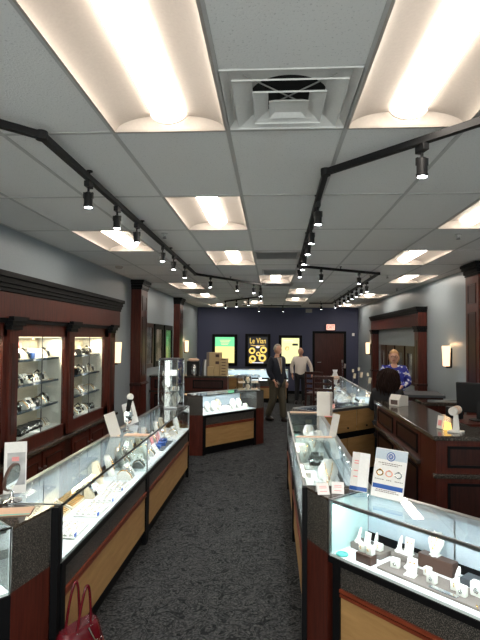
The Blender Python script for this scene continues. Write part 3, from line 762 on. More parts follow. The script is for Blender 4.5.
# ================================================================ glass showcases
ZG, ZT = .65, .97
def showcase(label, loc, rz, L, D=.42, left_post=True, right_post=True, left_glass=True, right_glass=True, panels=1, lit=1.0, rail='black', rear='glass', ins=0.0, ends='', door='mirrord'):
    t = thing('glass_showcase', label, 'showcase', (*loc, 0), rz)
    e = .035
    MB().box(ins, L, .045, D-.02, 0, .1).build('toe_kick', 'black', t)
    MB().box(ins, L, .02, D, .1, ZG-.04).build('cabinet_body', 'black', t)
    pw = L/panels
    for q in range(panels):
        x0, x1 = q*pw+.05+(ins if q == 0 else 0), (q+1)*pw-.05
        MB().box(x0, x1, .008, .02, .13, .44).build('front_panel', 'maple', t)
        m = MB(); m.box(x0, x1, -.004, .02, .44, .458); m.box(x0, x1, .006, .02, .458, .466); m.box(x0, x1, -.008, .02, .466, .485)
        m.build('moulding', 'redmould', t)
        MB().box(x0, x1, .006, .02, .485, ZG-.04).build('laminate_band', 'laminate', t)
    # rear doors in maple
    n = max(2, round(L/.5))
    for q in range(n):
        x0, x1 = q*L/n+.01, (q+1)*L/n-.01
        MB().box(x0, x1, D, D+.015, .1, .56).build('rear_door', 'maple', t)
    MB().box(0, L, -.004, D, ZG-.04, ZG-.005).build('base_rail', 'black', t)
    MB().box(.005, L-.005, .006, D-.02, ZG-.005, ZG+.01).build('deck', 'deck', t)
    MB().box(0, L, 0, .006, ZG, ZT-.007).build('front_glass', 'glass', t)
    MB().box(0, L, 0, D, ZT-.007, ZT).build('top_glass', 'glass', t)
    if left_glass: MB().box(0, .006, .006, D-.01, ZG, ZT-.007).build('end_glass', 'glass', t)
    if 'L' in ends: MB().box(.009, .015, .012, D-.02, ZG+.01, ZT-.008).build('end_panel', 'palepanel', t)
    if 'R' in ends: MB().box(L-.015, L-.009, .012, D-.02, ZG+.01, ZT-.008).build('end_panel', 'palepanel', t)
    if left_glass or right_glass:
        for xx, on_ in ((0, left_glass), (L-.008, right_glass)):
            if on_: MB().box(xx, xx+.008, .009, D-.025, ZT-.004, ZT+.002).box(xx, xx+.008, -.001, .009, ZG, ZT-.003).build('edge_trim', 'alu', t)
    if right_glass: MB().box(L-.006, L, .006, D-.01, ZG, ZT-.007).build('end_glass', 'glass', t)
    m = MB(); m.box(0, L, -.003, .009, ZT-.003, ZT+.003); m.build('front_rail', rail, t)
    m = MB(); m.box(0, L, D-.025, D+.012, ZT-.03, ZT+.003); m.box(0, L, D-.015, D, ZG, ZG+.03); m.build('rear_rail', 'alu', t)
    k = max(2, round(L/.6))
    if rear == 'drawers':
        for q in range(3):
            x0, x1 = q*L/3+.012, (q+1)*L/3-.012
            d = MB().box(x0, x1, D+.002, D+.018, .645, ZT-.035).build('drawer', 'maple', t)
            MB().cyl(((x0+x1)/2, D+.018, .7), ((x0+x1)/2, D+.034, .7), .012).build('knob', 'blackp', d)
    for q in range(k):
        x0, x1 = q*L/k+.004, (q+1)*L/k-.004
        MB().box(x0, x1, D-.014, D-.006, ZG+.06, ZT-.03).build('sliding_door', door, t)
    MB().box(0, L, D-.018, D-.004, ZG+.01, ZG+.06).build('door_track', 'black', t)
    for q in range(1, k): MB().box(q*L/k-.004, q*L/k+.004, D-.018, D-.004, ZG+.06, ZT-.03).build('door_edge', 'alu', t)
    if left_post: MB().box(ins, ins+.05, -.006, .03, 0, ZG-.005).build('post', 'black', t)
    if right_post: MB().box(L-.05, L, -.006, .03, 0, ZG-.005).build('post', 'black', t)
    m = MB(); m.box(.02, L-.02, .012, .024, ZT-.022, ZT-.009); m.build('light_housing', 'alu', t)
    area('strip_lamp', t, (L/2, .03, ZT-.024), L-.06, .012, CASE_W*L*lit, (.9, .96, 1), (R(25), 0, 0))
    return t
LA = (-1.165, 2.83)
showcase('near glass showcase of the left run, full of trays of rings', LA, 89.6, 1.93, panels=1, left_post=True)
showcase('far glass showcase of the left run with the glass tower on its end', (-1.151, 4.763), 89.6, 2.30, panels=1)
showcase('showcase at the left edge whose glass end shows beside the speckled corner', (-1.27-.643*1.3, 2.47-.766*1.3), 50, 1.3, lit=4, door='deck')
showcase('near white showcase of the right run beside the aisle', (.21, 4.95), -90, 1.62, rail='alu', lit=1.1)
showcase('far white showcase of the right run beside the aisle', (.21, 6.62), -90, 1.66, rail='alu', lit=1.1)
showcase('nearest right showcase, angled, with grey risers and white ring stands', (.34, 3.06), -47.5, 1.75, D=.37, rail='alu', left_post=True, lit=1.1, ins=.035, ends='L')
showcase('angled island showcase at the end of the aisle, left of the man in the jacket', (-1.1, 8.30), 49, 1.26, left_glass=False, right_glass=False, lit=1.2)
showcase('diagonal showcase with maple rear doors behind the upright brochure holder', (1.20, 7.81), 222, 1.22, rail='alu', lit=.8, rear='drawers')
showcase('long showcase beside the bar stools, running towards the back wall', (1.32, 13.1), -90, 4.6, panels=3, rail='alu', lit=1.1)
showcase('brightly lit showcase along the back under the jewellery poster', (-1.5, 15.3), 0, 2.0, panels=2, lit=1.6)
showcase('diagonal showcase with maple rear doors behind the acrylic jewellery box', (-.5, 12.85), 155, 1.25, rail='alu', lit=.8, rear='drawers')
# ---- corner fillers between the angled showcases
def filler(label, face, back, zt=ZT, lam='laminate'):
    pts = face+back; c_ = (sum(p[0] for p in pts)/len(pts), sum(p[1] for p in pts)/len(pts))
    t = thing('corner_filler', label, 'corner cabinet', (*c_, 0)); L = [(x-c_[0], y-c_[1]) for x, y in pts]
    MB().prism(L, 0, ZG-.0).build('wood_base', 'cherry', t)
    MB().prism(L, ZG, zt-.015).build('laminate_block', lam, t)
    MB().prism(L, zt-.015, zt).build('granite_top', 'granite', t)
    return t
filler('speckled corner cabinet with red wood base at the lower left', [(-1.272, 2.48), (-1.21, 2.775)], [(-1.215, 2.815), (-1.57, 2.815), (-1.592, 2.752)])
MB_ = MB().box(-.02, .02, -.02, .02, 0, ZT-.002)
tag(MB_.build('corner_post', 'black', loc=(-1.188, 2.803, 0)), 'black upright post at the near corner of the left showcase run', 'post')
filler('speckled corner cabinet with red wood base between the two right showcases', [(.215, 3.325), (.335, 3.075)], [(.625, 3.33), (.625, 3.3)][::-1] + [(.62, 3.325)])
tag(MB().box(-.016, .016, -.02, .02, 0, ZT-.002).build('corner_post', 'black', loc=(.215, 3.305, 0)), 'black upright post at the near end of the right showcase run', 'post')
filler('wood and laminate corner cabinet at the left of the island showcase', [(-1.36, 8.3), (-1.112, 8.3)], [(-1.43, 8.575), (-1.5, 8.575)])
filler('narrow dark corner cabinet at the right of the island showcase', [(-.265, 9.26), (-.14, 9.42)], [(-.3, 9.7), (-.57, 9.53)])

filler('dark corner cabinet at the far end of the right run of showcases', [(.295, 6.96), (.215, 6.63)], [(.625, 6.63), (.59, 6.66)])
# island extra: box behind/low counter
# ================================================================ dark wooden service counters
def counter(name, label, loc, rz, L, D, h=1.1, ledge=.77, np=3, ends=True):
    t = thing(name, label, 'counter', (*loc, 0), rz)
    MB().box(.0, L, .0, D, 0, h-.04).build('body', 'cherry', t)
    MB().box(-.03, L, -.035, D+.02, h-.04, h).build('counter_top', 'granite', t, bevel=.008)
    m = MB(); m.box(-.03, L, -.04, 0, ledge-.025, ledge+.01); 
    m.build('ledge', 'granite', t, bevel=.006)
    MB().box(0, L, -.012, 0, 0, .1).build('plinth', 'black', t)
    for q in range(np):
        x0, x1 = q*L/np+.09, (q+1)*L/np-.09
        for z0, z1 in ((ledge+.06, h-.09), (.16, ledge-.07)):
            m = MB()
            for e in ((x0, x0+.022, z0, z1), (x1-.022, x1, z0, z1), (x0+.022, x1-.022, z0, z0+.022), (x0+.022, x1-.022, z1-.022, z1)): m.box(e[0], e[1], -.012, 0, e[2], e[3])
            o = m.build('panel_frame', 'black', t)
            MB().box(x0+.022, x1-.022, -.004, 0, z0+.022, z1-.022).build('panel', 'cherryd', o)
    return t
counter('service_counter', 'long side of the dark cherry counter with granite top, running away on the right', (1.40, 6.9), -90, 1.98, .45, np=2)
counter('service_counter', 'near side of the dark cherry counter with granite top, at the right edge', (1.40, 4.46), 0, 1.58, .45, np=2)
t = thing('low_partition', 'low wooden partition with granite cap beside the blond woman', 'partition', (2.1, 6.95, 0), 0)
MB().box(-.12, .4, -.12, .12, 0, 1.05).build('body', 'cherry', t); MB().box(-.15, .43, -.15, .15, 1.05, 1.1).build('cap', 'granite', t, bevel=.008)
t = thing('desk', 'grey topped desk in front of the blond woman', 'desk', (2.1, 8.6, 0), -8)
MB().box(-.06, .6, -.5, .1, 0, 1.02).build('body', 'cherryd', t); MB().box(-.09, .63, -.53, .13, 1.02, 1.06).build('desk_top', 'greyd', t, bevel=.006)
counter('service_counter', 'dark cherry counter behind the island showcase on the left', (-2.6, 10.9), 0, 1.66, .45, np=2)
t = thing('writing_desk', 'low wooden desk under the monitor at the right edge', 'desk', (2.35, 5.9, 0))
MB().box(-.3, .62, -.3, .35, 0, .98).build('body', 'cherryd', t); MB().box(-.33, .64, -.33, .38, .98, 1.02).build('desk_top', 'cherry', t)

# ---- monitor and till at the right edge
t = thing('computer_monitor', 'black monitor seen from behind at the right edge on the desk', 'monitor', (2.32, 5.86, 1.02), 150)
m = MB(); m.box(-.24, .24, -.02, .02, .08, .42, Matrix.Rotation(R(-8), 4, 'X')); m.build('screen_housing', 'blackp', t, bevel=.01)
m = MB(); m.box(-.22, .22, -.024, -.02, .1, .4, Matrix.Rotation(R(-8), 4, 'X')); m.build('screen', 'screen', t)
m = MB(); m.box(-.03, .03, .02, .05, .02, .28); m.lathe([(.11, 0), (.11, .012), (.03, .02)], c=(0, .03, 0)); m.build('stand', 'blackp', t)
t = thing('receipt_printer', 'small black receipt printer beside the monitor', 'printer', (2.08, 5.98, 1.02), 20)
MB().box(-.06, .06, -.08, .08, 0, .13).build('body', 'blackp', t, bevel=.012); MB().box(-.045, .045, -.04, .0, .13, .135).build('lid', 'greyd', t)

# ---- bracelet stand, cards on the counter
t = thing('bracelet_stand', 'white T-shaped stand with a peach bracelet roll on the counter corner', 'bracelet stand', (1.62, 4.62, 1.1), -35)
m = MB(); m.box(-.06, .06, -.05, .05, 0, .015); m.build('base', 'white', t, bevel=.004)
m = MB(); m.prism([(-.025, .015), (.03, .015), (.018, .16), (-.018, .16)], -.012, .012, axis='y'); m.build('stem', 'white', t, bevel=.003)
m = MB(); m.cyl((-.005, -.08, .19), (-.005, .08, .19), .036, n=28); m.build('roll', 'offwhite', t, smooth=True)
m = MB(); m.cyl((-.005, -.035, .19), (-.005, .0, .19), .0375, n=28); m.cyl((-.005, .03, .19), (-.005, .055, .19), .0375, n=28); m.build('bracelet', 'peach', t, smooth=True)
t = thing('price_card', 'narrow pink and white card leaning beside the bracelet stand', 'card', (1.53, 4.78, 1.1), -60, tilt=-10)
m = MB(); m.box(-.03, .03, -.006, .006, .003, .12); m.build('card', 'offwhite', t); MB().box(-.02, .02, -.0065, -.006, .03, .08).build('print', 'pink', t)
m = MB(); m.prism([(-.03, 0), (.04, 0), (.03, .06), (-.02, .075)], -.02, .02, axis='y'); tag(m.build('glowing_display', 'amber', loc=(1.585, 4.74, 1.1), rz=-20), 'small glowing yellow display on the counter behind the white stand', 'light display')
t = thing('card_holder', 'white card holder box with dark slot on the far end of the counter', 'card holder', (1.56, 6.4, 1.1), -50)
m = MB(); m.prism([(-.09, 0), (.09, 0), (.09, .12), (-.05, .14), (-.09, .08)], -.075, .075, axis='x'); m.build('box', 'offwhite', t, bevel=.006)
MB().box(-.05, .05, -.0905, -.085, .02, .075).build('slot', 'brown', t)

# ================================================================ things standing on the near showcases
def sheet(t, w, h, tilt, z0=0, th=.004, mat='paper'):
    mt = Matrix.Rotation(R(-tilt), 4, 'X'); return MB().box(-w/2, w/2, -th/2, th/2, z0, z0+h, mt).build('sheet', mat, t), mt
def bars(t, name, mat, rects, mt, th=.004):
    m = MB()
    for x0, x1, z0, z1 in rects: m.box(x0, x1, -th/2-.0012, -th/2, z0, z1, mt)
    return m.build(name, mat, t)
t = thing('acrylic_sign', 'white upright sign with blue logo, three rings and blue band on near right showcase', 'sign', (.675, 3.075, ZT+.003), -38)
s_, mt = sheet(t, .2, .285, 17, .004)
bars(t, 'blue_band', 'blue', [(-.094, .094, .055, .08)], mt)
bars(t, 'header_tint', 'palehead', [(-.1, .1, .225, .285)], mt, .0042)
m = MB(); m.cyl((0, -.0035, .245), (0, -.0048, .245), .027, n=28, mat=mt); m.build('logo', 'blue', t)
m = MB(); m.torus((0, 0, 0), .019, .0022, 24, 'y'); m.tube([(-.006, 0, .01), (-.006, 0, -.01), (.006, 0, .01), (.006, 0, -.008)], .0018, 6)
o = m.build('logo_mark', 'paper', t); o.matrix_local = mt @ Matrix.Translation((0, -.006, .245))
rects = []
for z, a, b in ((.202, -.075, .075), (.192, -.05, .05), (.105, -.085, -.03), (.105, -.012, .02), (.105, .04, .088), (.045, -.07, .06), (.036, -.075, .075)):
    x = a
    while x < b:
        w_ = rnd.uniform(.005, .014); rects.append((x, min(b, x+w_), z, z+.0045)); x += w_+.004
bars(t, 'small_print', 'rise', rects, mt)
for q, mtl in ((-.058, 'gold'), (0, 'rose'), (.058, 'silver')):
    m = MB(); m.torus((0, 0, 0), .02, .004, 24, 'y'); m.ball((0, -.001, .021), .009, .004, .007, 10); o = m.build('printed_ring', mtl, t)
    o.matrix_local = mt @ Matrix.Translation((q, -.0035, .145)) @ Matrix.Diagonal((1, .25, .8, 1))
MB().box(-.1, .1, -.01, .1, 0, .004).build('foot', 'acrylic', t)
t = thing('brochure', 'folded white brochure with blue lower band standing behind the right-hand sign', 'brochure', (.535, 3.225, ZT), -32)
mt = Matrix.Rotation(R(-15), 4, 'X')
MB().prism([(-.055, -.002), (.0, -.018), (.055, .012), (.055, .016), (0, -.014), (-.055, .002)], .002, .235, mt).build('folded_paper', 'paper', t)
m = MB(); m.prism([(-.054, -.0035), (.0, -.0195), (.054, .0105), (.0, -.018)], .006, .03, mt); m.build('blue_band', 'blue', t)
m = MB()
for z in (.18, .165, .12, .085): m.prism([(-.035, -.0095), (-.004, -.0185), (-.004, -.017), (-.035, -.008)], z, z+.006, mt)
m.build('print', 'pink', t)
for (x, y, rz, lb) in ((.315, 3.17, 8, 'left of the two small white folded price cards on the granite corner'), (.41, 3.195, -6, 'right of the two small white folded price cards on the granite corner')):
    t = thing('tent_card', lb, 'price card', (x, y, ZT), rz)
    MB().box(-.037, .037, -.0015, .0015, .002, .075, Matrix.Translation((0, -.035, 0)) @ Matrix.Rotation(R(-38), 4, 'X')).build('front_leaf', 'paper', t)
    MB().box(-.037, .037, -.0015, .0015, .002, .063, Matrix.Translation((0, .032, 0)) @ Matrix.Rotation(R(18), 4, 'X')).build('back_leaf', 'paper', t)
    m = MB()
    for z in (.052, .042, .02): m.box(-.022, .022, -.0025, -.0015, z, z+.003, Matrix.Translation((0, -.035, 0)) @ Matrix.Rotation(R(-38), 4, 'X'))
    m.build('print', 'pink', t)
t = thing('brochure_holder', 'grey white upright brochure holder at the far end of the right run', 'brochure holder', (.645, 6.3, ZT+.003), -6)
MB().prism([(-.09, 0), (.07, -.03), (.1, .03), (-.08, .05)], .0, .29).build('holder', 'offwhite', t, bevel=.004)
MB().box(-.1, .11, -.05, .07, 0, .008).build('foot', 'acrylic', t)
MB().box(.0, .13, -.075, -.05, 0, .01).build('red_tag', 'pink', t)
t = thing('upright_card', 'narrow white card standing on the joint of the right run of showcases', 'card', (.585, 4.98, ZT+.003), 12)
MB().box(-.035, .035, -.004, .004, 0, .22, Matrix.Rotation(R(-6), 4, 'X') @ Matrix.Rotation(R(14), 4, 'Y')).build('card', 'offwhite', t)
MB().box(-.04, .04, -.02, .03, 0, .004).build('foot', 'acrylic', t)
# left run
t = thing('photo_card', 'white card with a pale photograph standing behind the round mirror at left', 'card', (-1.525, 2.99, ZT+.003), 25)
s_, mt = sheet(t, .125, .3, 6, .003); bars(t, 'photograph', 'pic3', [(-.045, .055, .05, .24)], mt); bars(t, 'print', 'pink', [(-.02, .02, .19, .215)], mt, .0046)
MB().box(-.06, .06, -.02, .05, 0, .003).build('foot', 'acrylic', t)
t = thing('table_mirror', 'round dark-backed table mirror on chrome stand at the left edge', 'table mirror', (-1.475, 2.86, ZT+.003), 90)
m = MB(); m.lathe([(.055, 0), (.055, .006), (.02, .014), (.008, .03), (.008, .06)], n=24); m.build('stand', 'chrome', t, smooth=True)
mt = Matrix.Translation((0, 0, .135)) @ Matrix.Rotation(R(12), 4, 'X')
m = MB(); m.cyl((0, .012, 0), (0, -.004, 0), .08, n=36, mat=mt); m.build('mirror_back', 'brown', t, smooth=True)
m = MB(); m.cyl((0, -.004, 0), (0, -.007, 0), .073, n=36, mat=mt); m.build('mirror_glass', 'mirror', t)
t = thing('brochure', 'flat peach and blue brochure lying on the left corner cabinet', 'brochure', (-1.38, 2.69, ZT+.002), 14)
MB().box(-.15, .1, -.07, .06, 0, .004).build('paper', 'peach', t); MB().box(-.148, .098, -.068, -.052, .004, .0045).build('printed_edge', 'teal', t)
t = thing('brochure', 'flat peach brochure lying on the joint of the left showcases', 'brochure', (-1.27, 4.86, ZT+.005), 0)
MB().box(-.13, .1, -.05, .06, 0, .004).build('paper', 'peach', t)
t = thing('upright_card', 'tall white card leaning on the left run, nearer of two', 'card', (-1.47, 4.8, ZT+.003), 40)
MB().box(-.055, .055, -.002, .002, 0, .23, Matrix.Rotation(R(-6), 4, 'X') @ Matrix.Rotation(R(-16), 4, 'Y')).build('card', 'offwhite', t); MB().box(-.05, .05, -.02, .03, 0, .003).build('foot', 'acrylic', t)
t = thing('upright_card', 'white card with grey print on the left run, farther of two', 'card', (-1.5, 5.5, ZT+.003), 38)
MB().box(-.07, .07, -.002, .002, 0, .235, Matrix.Rotation(R(-6), 4, 'X') @ Matrix.Rotation(R(-14), 4, 'Y')).build('card', 'paper', t)
MB().box(-.03, .03, -.0035, -.002, .08, .2, Matrix.Rotation(R(-6), 4, 'X') @ Matrix.Rotation(R(-14), 4, 'Y')).build('print', 'pic3', t)
t = thing('table_mirror', 'small oval table mirror on a silver stand between the two left cards', 'table mirror', (-1.43, 5.05, ZT+.003), 20)
m = MB(); m.lathe([(.05, 0), (.05, .006), (.015, .014), (.007, .03), (.007, .2)], n=20); m.build('stand', 'chrome', t, smooth=True)
m = MB(); m.ball((0, 0, .14), .045, .007, .075, 20); m.build('mirror_glass', 'mirror', t, smooth=True)
m = MB(); m.cyl((0, 0, .2), (.02, -.02, .33), .02, .026); m.build('lamp_arm', 'blackp', t, smooth=True)
m = MB(); m.ball((.02, -.02, .345), .034, n=16); m.build('lamp_head', 'paper', t, smooth=True)

# ---- glass tower on the end of the left run
t = thing('glass_tower_display', 'tall hexagonal clear display tower standing on the far end of the left run', 'display tower', (-1.36, 6.9, ZT+.003), 8)
hexa = [(.17*math.cos(R(60*i)), .17*math.sin(R(60*i))) for i in range(6)]
MB().prism(hexa, 0, .02).build('base', 'alu', t); MB().prism(hexa, .635, .66).build('cap', 'greyd', t)
for i in range(6):
    a, b = Vector((*hexa[i], 0)), Vector((*hexa[(i+1) % 6], 0)); d = (b-a); n_ = Vector((d.y, -d.x, 0)).normalized()*.004
    m = MB(); m.prism([(a.x, a.y), (b.x, b.y), (b.x-n_.x, b.y-n_.y), (a.x-n_.x, a.y-n_.y)], .02, .635); m.build('pane', 'towerglass', t)
    m = MB(); m.cyl((a.x, a.y, .02), (a.x, a.y, .635), .008, n=8); m.build('corner_rod', 'chrome', t)
for z in (.22, .42): MB().prism([(x*.93, y*.93) for x, y in hexa], z, z+.006).build('shelf', 'glass', t)
m = MB(); m.lathe([(.02, .02), (.02, .635)], n=10); m.build('centre_post', 'chrome', t)
area('tower_lamp', t, (0, 0, .63), .12, .12, 2.2, (.95, .98, 1))
for z, k, dx, nm in ((.02, 'bust', -.06, 'lower left'), (.02, 'bust', .07, 'lower right'), (.226, 'bust', -.06, 'middle left'), (.226, 'ramp', .07, 'middle right'), (.426, 'slab', .05, 'upper right'), (.426, 'ramp', -.06, 'upper left')):
    item(k, (-1.36+dx, 6.9-.06, ZT+.003+z), 0, KN[k]+' on the %s of the glass display tower' % nm)

# ================================================================ merchandise inside the cases
def caseitem(case, u, v, kind, label, rz=0, group=None, scale=1, z=ZG+.01):
    ox, oy, th = case; c_, s_ = math.cos(R(th)), math.sin(R(th))
    return item(kind, (ox+u*c_-v*s_, oy+u*s_+v*c_, z), th+rz, label, group, scale)
def slab(case, u0, u1, v0, v1, h, mat, name, label, cat, z=ZG+.01, bev=.003):
    ox, oy, th = case; c_, s_ = math.cos(R(th)), math.sin(R(th)); u, v = (u0+u1)/2, (v0+v1)/2
    o = MB().box(-(u1-u0)/2, (u1-u0)/2, -(v1-v0)/2, (v1-v0)/2, 0, h).build(name, mat, bevel=bev, loc=(ox+u*c_-v*s_, oy+u*s_+v*c_, z), rz=th)
    return tag(o, label, cat)
R2 = (.34, 3.06, -47.5); Z2 = ZG+.01
slab(R2, .03, .15, .16, .27, .035, 'rise', 'display_riser', 'small grey riser in the left rear corner of the near right showcase', 'display riser')
caseitem(R2, .06, .2, 'finger', 'white ring finger on the corner riser of the near right showcase', 0, None, 1.0, Z2+.035)
caseitem(R2, .115, .21, 'card', 'white earring card on the corner riser of the near right showcase', 0, None, .9, Z2+.035)
m = MB(); m.torus((0, 0, .005), .03, .006, 28); m.ball((0, 0, .003), .028, .028, .004); tag(m.build('turquoise_dish', 'teal', smooth=True, loc=(.415, 3.035, Z2)), 'round turquoise dish at the left end of the near right showcase', 'dish')
slab(R2, .14, .25, .15, .29, .03, 'rise', 'display_riser', 'grey riser behind the brown block in the near right showcase', 'display riser')
caseitem(R2, .17, .22, 'finger', 'white ring finger behind the brown block with two ring cubes', 20, None, 1.0, Z2+.03)
caseitem(R2, .21, .2, 'cube', 'white ring cube on the grey riser behind the brown block', 0, None, .9, Z2+.03)
slab(R2, .165, .265, .04, .1, .05, 'brown', 'display_block', 'brown leatherette block at the front of the near right showcase', 'display block')
caseitem(R2, .19, .075, 'cube', 'left white ring cube on the brown front block', 0, None, 1.0, Z2+.05)
caseitem(R2, .24, .075, 'cube', 'right white ring cube on the brown front block', 0, None, 1.05, Z2+.05)
slab(R2, .27, .41, .22, .32, .04, 'rise', 'display_riser', 'grey riser left of the large brown block at the showcase rear', 'display riser')
caseitem(R2, .3, .26, 'finger', 'white ring finger on the riser left of the large brown block', 0, None, 1.05, Z2+.04)
caseitem(R2, .355, .27, 'card', 'white earring card on the riser left of the large brown block', 0, None, 1.15, Z2+.04)
slab(R2, .3, 1.2, .05, .215, .012, 'rise', 'display_board', 'long low grey board along the front of the near right showcase', 'display board')
zb = Z2+.012
caseitem(R2, .37, .12, 'pend', 'white pendant block at the left end of the long grey board', 15, None, 1.0, zb)
caseitem(R2, .42, .17, 'finger', 'white ring finger behind the tall pendant card on the grey board', 0, None, 1.1, zb)
caseitem(R2, .475, .11, 'card', 'tall white pendant card in the middle of the grey board', 8, None, 1.15, zb)
caseitem(R2, .53, .175, 'cube', 'white ring cube in front of the large brown block', 0, None, .95, zb)
caseitem(R2, .59, .115, 'pend', 'white pendant block behind the lavender strip', 0, None, 1.0, zb)
caseitem(R2, .68, .19, 'finger', 'white ring finger right of the large brown block', 0, None, 1.1, zb)
caseitem(R2, .70, .14, 'cube', 'rear white ring cube at the right end of the grey board', 10, None, 1.0, zb)
caseitem(R2, .75, .11, 'pend', 'front white pendant block beside the lavender strip', 0, None, 1.0, zb)
caseitem(R2, .80, .17, 'pend', 'large white pendant block at the right edge of the near right showcase', 0, None, 1.35, zb)
caseitem(R2, .92, .15, 'card', 'white earring card beyond the large pendant block', 0, None, 1.1, zb)
slab(R2, .42, .62, .26, .32, .075, 'brown', 'display_block', 'large brown leatherette block at the rear of the near right showcase', 'display block')
caseitem(R2, .5, .285, 'bust', 'white necklace bust on the large brown block', 0, None, .72, Z2+.075)
slab(R2, .67, .85, .24, .33, .035, 'greyd', 'display_riser', 'dark grey riser right of the large brown block', 'display riser')
slab(R2, .6, .75, .058, .085, .006, 'silver', 'price_strip', 'pale lavender strip lying along the front of the grey board', 'price strip', zb)
m = MB()
for q in (-.008, .008): m.torus((q, 0, .012), .009, .002, 16, 'x')
tag(m.build('gold_earrings', 'gold', loc=(.965, 2.475, Z2)), 'pair of gold hoop earrings at the front right of the near right showcase', 'earrings')

LAc = (-1.165, 2.83, 89.6)
for u, v, k, rz, sc, lb in (
    (.15, .12, 'box', 0, 1.2, 'small blue and pink box nearest the corner post in the left run'),
    (.42, .13, 'tray', 0, 1.15, 'white ring tray nearest the camera in the left run'), (.8, .12, 'tray', 0, 1.15, 'second white ring tray in the left run'), (1.1, .12, 'tray', 4, 1.1, 'third white ring tray in the left run'), (1.38, .12, 'tray', 0, 1.0, 'fourth white ring tray in the left run'),
    (.2, .31, 'bustc', 0, .9, 'cream necklace bust at the near rear corner of the left run'),
    (.36, .32, 'bustc', 0, .9, 'second cream necklace bust from the near end of the left run'),
    (.66, .33, 'ytray', 0, 1.2, 'cream tray of gold chains, nearer of two in the left run'), (.95, .33, 'ytray', 0, 1.2, 'cream tray of gold chains, farther of two in the left run'),
    (1.25, .31, 'ramp', 20, 1.4, 'white bracelet ramp just beyond the cream chain trays'), (1.5, .3, 'bustc', 0, 1.1, 'cream bust with gold necklace near the joint of the left run'), (1.75, .28, 'bust', 10, 1.1, 'white bust nearest the joint in the near left showcase'),
    (.5, .27, 'slab', 10, 1.1, 'white earring ramp between the cream busts and chain trays'), (1.1, .24, 'watch', 0, 1.5, 'cream cushion watch between the chain trays and the bracelet ramp'), (1.38, .33, 'slab', 0, 1.2, 'white earring ramp behind the fourth ring tray of the left run'), (1.66, .13, 'ramp', 0, 1.3, 'white bracelet ramp at the front by the left run joint'), (1.83, .15, 'slab', 0, 1.2, 'white earring ramp at the far end of the near left showcase')):
    caseitem(LAc, u, v, k, lb, rz, None, sc)
LBc = (-1.151, 4.763, 89.6)
for q in range(14):
    k = ['bust', 'ramp', 'slab', 'bust', 'ramp', 'bustc', 'slab'][q % 7]
    caseitem(LBc, .14+q*.152, .28+.03*(q % 2), k, '%s, %s along the rear row of the far left showcase' % (KN[k], on[q]), rnd.uniform(-15, 15), None, 1.15)
for q in range(13):
    k = ['ramp', 'slab', 'bust', 'ramp', 'slab', 'box', 'box', 'box', 'slab', 'tray', 'ramp', 'slab', 'bust'][q]
    caseitem(LBc, .12+q*.168, .12+.02*(q % 2), k, '%s, %s along the front row of the far left showcase' % (KN[k], on[q]), rnd.uniform(-12, 12), None, {'box': 1.5, 'tray': .8}.get(k, 1.1))
for u, v, h, lb in ((1.55, .05, .006, 'dark pad under the blue and pink boxes in the far left showcase'),):
    slab(LBc, .85, 1.4, .04, .2, .008, 'greyd', 'display_pad', lb, 'display pad')
# showcase end at the left edge
A0 = (-1.27-.643*1.3, 2.47-.766*1.3, 50)
caseitem(A0, 1.12, .2, 'slab', 'white earring ramp inside the showcase at the left edge', 0, None, 1.2)
# right run (front faces the aisle, local x runs to the camera)
RA = (.21, 4.95, -90); RB = (.21, 6.62, -90)
for u, v, k, sc, rz, lb in ((1.35, .22, 'tray', 1.2, 90, 'white ring tray at the near end of the right run'), (1.45, .08, 'card', 1.1, 60, 'white card at the near aisle corner of the right run'),
    (1.1, .28, 'ramp', 2.2, 90, 'large white curved bracelet ramp in the near right-run case'), (.82, .28, 'ramp', 1.9, 90, 'second large white curved ramp in the near right-run case'), (.55, .28, 'bust', 1.3, 90, 'white necklace bust in the near right-run case'), (.3, .28, 'slab', 1.4, 90, 'white earring ramp near the joint of the right run'),
    (1.12, .1, 'cube', 1.1, 60, 'white ring cube nearest on the aisle side of the right run'), (.9, .1, 'box', .8, 60, 'small blue box on the aisle side of the right run'), (.6, .1, 'slab', 1, 60, 'white ramp on the aisle side of the right run'), (.3, .12, 'cube', 1.2, 60, 'white ring cube on the aisle side near the joint of the right run')):
    caseitem(RA, u, v, k, lb, rz, None, sc)
for q in range(6):
    k = ['slab', 'card', 'bust', 'ramp', 'cube', 'bust'][q]
    caseitem(RB, .15+q*.24, .13 if q % 2 else .33, k, '%s, %s from the far end, side rows of far right-run case' % (KN[k], on[q]), 80, None, 1.1)
slab(RA, .72, 1.28, .17, .38, .02, 'deck', 'display_board', 'white board under the curved ramps in the right run', 'display board', ZG+.011)
for u, v, k, sc, rz, lb in ((1.45, .24, 'black', 1.5, 90, 'black watch cushion beyond the joint of the right run'), (1.25, .22, 'black', 1.4, 80, 'second black watch cushion beyond the joint of the right run'), (.95, .26, 'bust', 1.3, 90, 'white necklace bust in the far right-run case'), (.6, .28, 'ramp', 1.6, 90, 'white ramp in the far right-run case'), (.35, .25, 'bust', 1.2, 90, 'white necklace bust at the far end of the right run'), (1.05, .1, 'tray', .8, 80, 'white ring tray on the aisle side of the far right-run case'), (.6, .1, 'slab', 1.3, 60, 'white earring ramp on the aisle side of the far right-run case')):
    caseitem(RB, u, v, k, lb, rz, None, sc)
for y_, lb in ((4.95, 'peach strip lying across the joint of the right run of showcases'), (6.58, 'peach strip lying across the far end of the right run of showcases')):
    tag(MB().box(-.19, .15, -.03, .03, 0, .005).build('paper_strip', 'peach', loc=(.43, y_, ZT+.003)), lb, 'paper strip')
tag(MB().box(-.04, .04, -.025, .025, 0, .07).build('pale_blue_box', 'teal', bevel=.006, loc=(.31, 6.35, ZG+.01)), 'pale turquoise box at the far end of the right run', 'jewellery box')
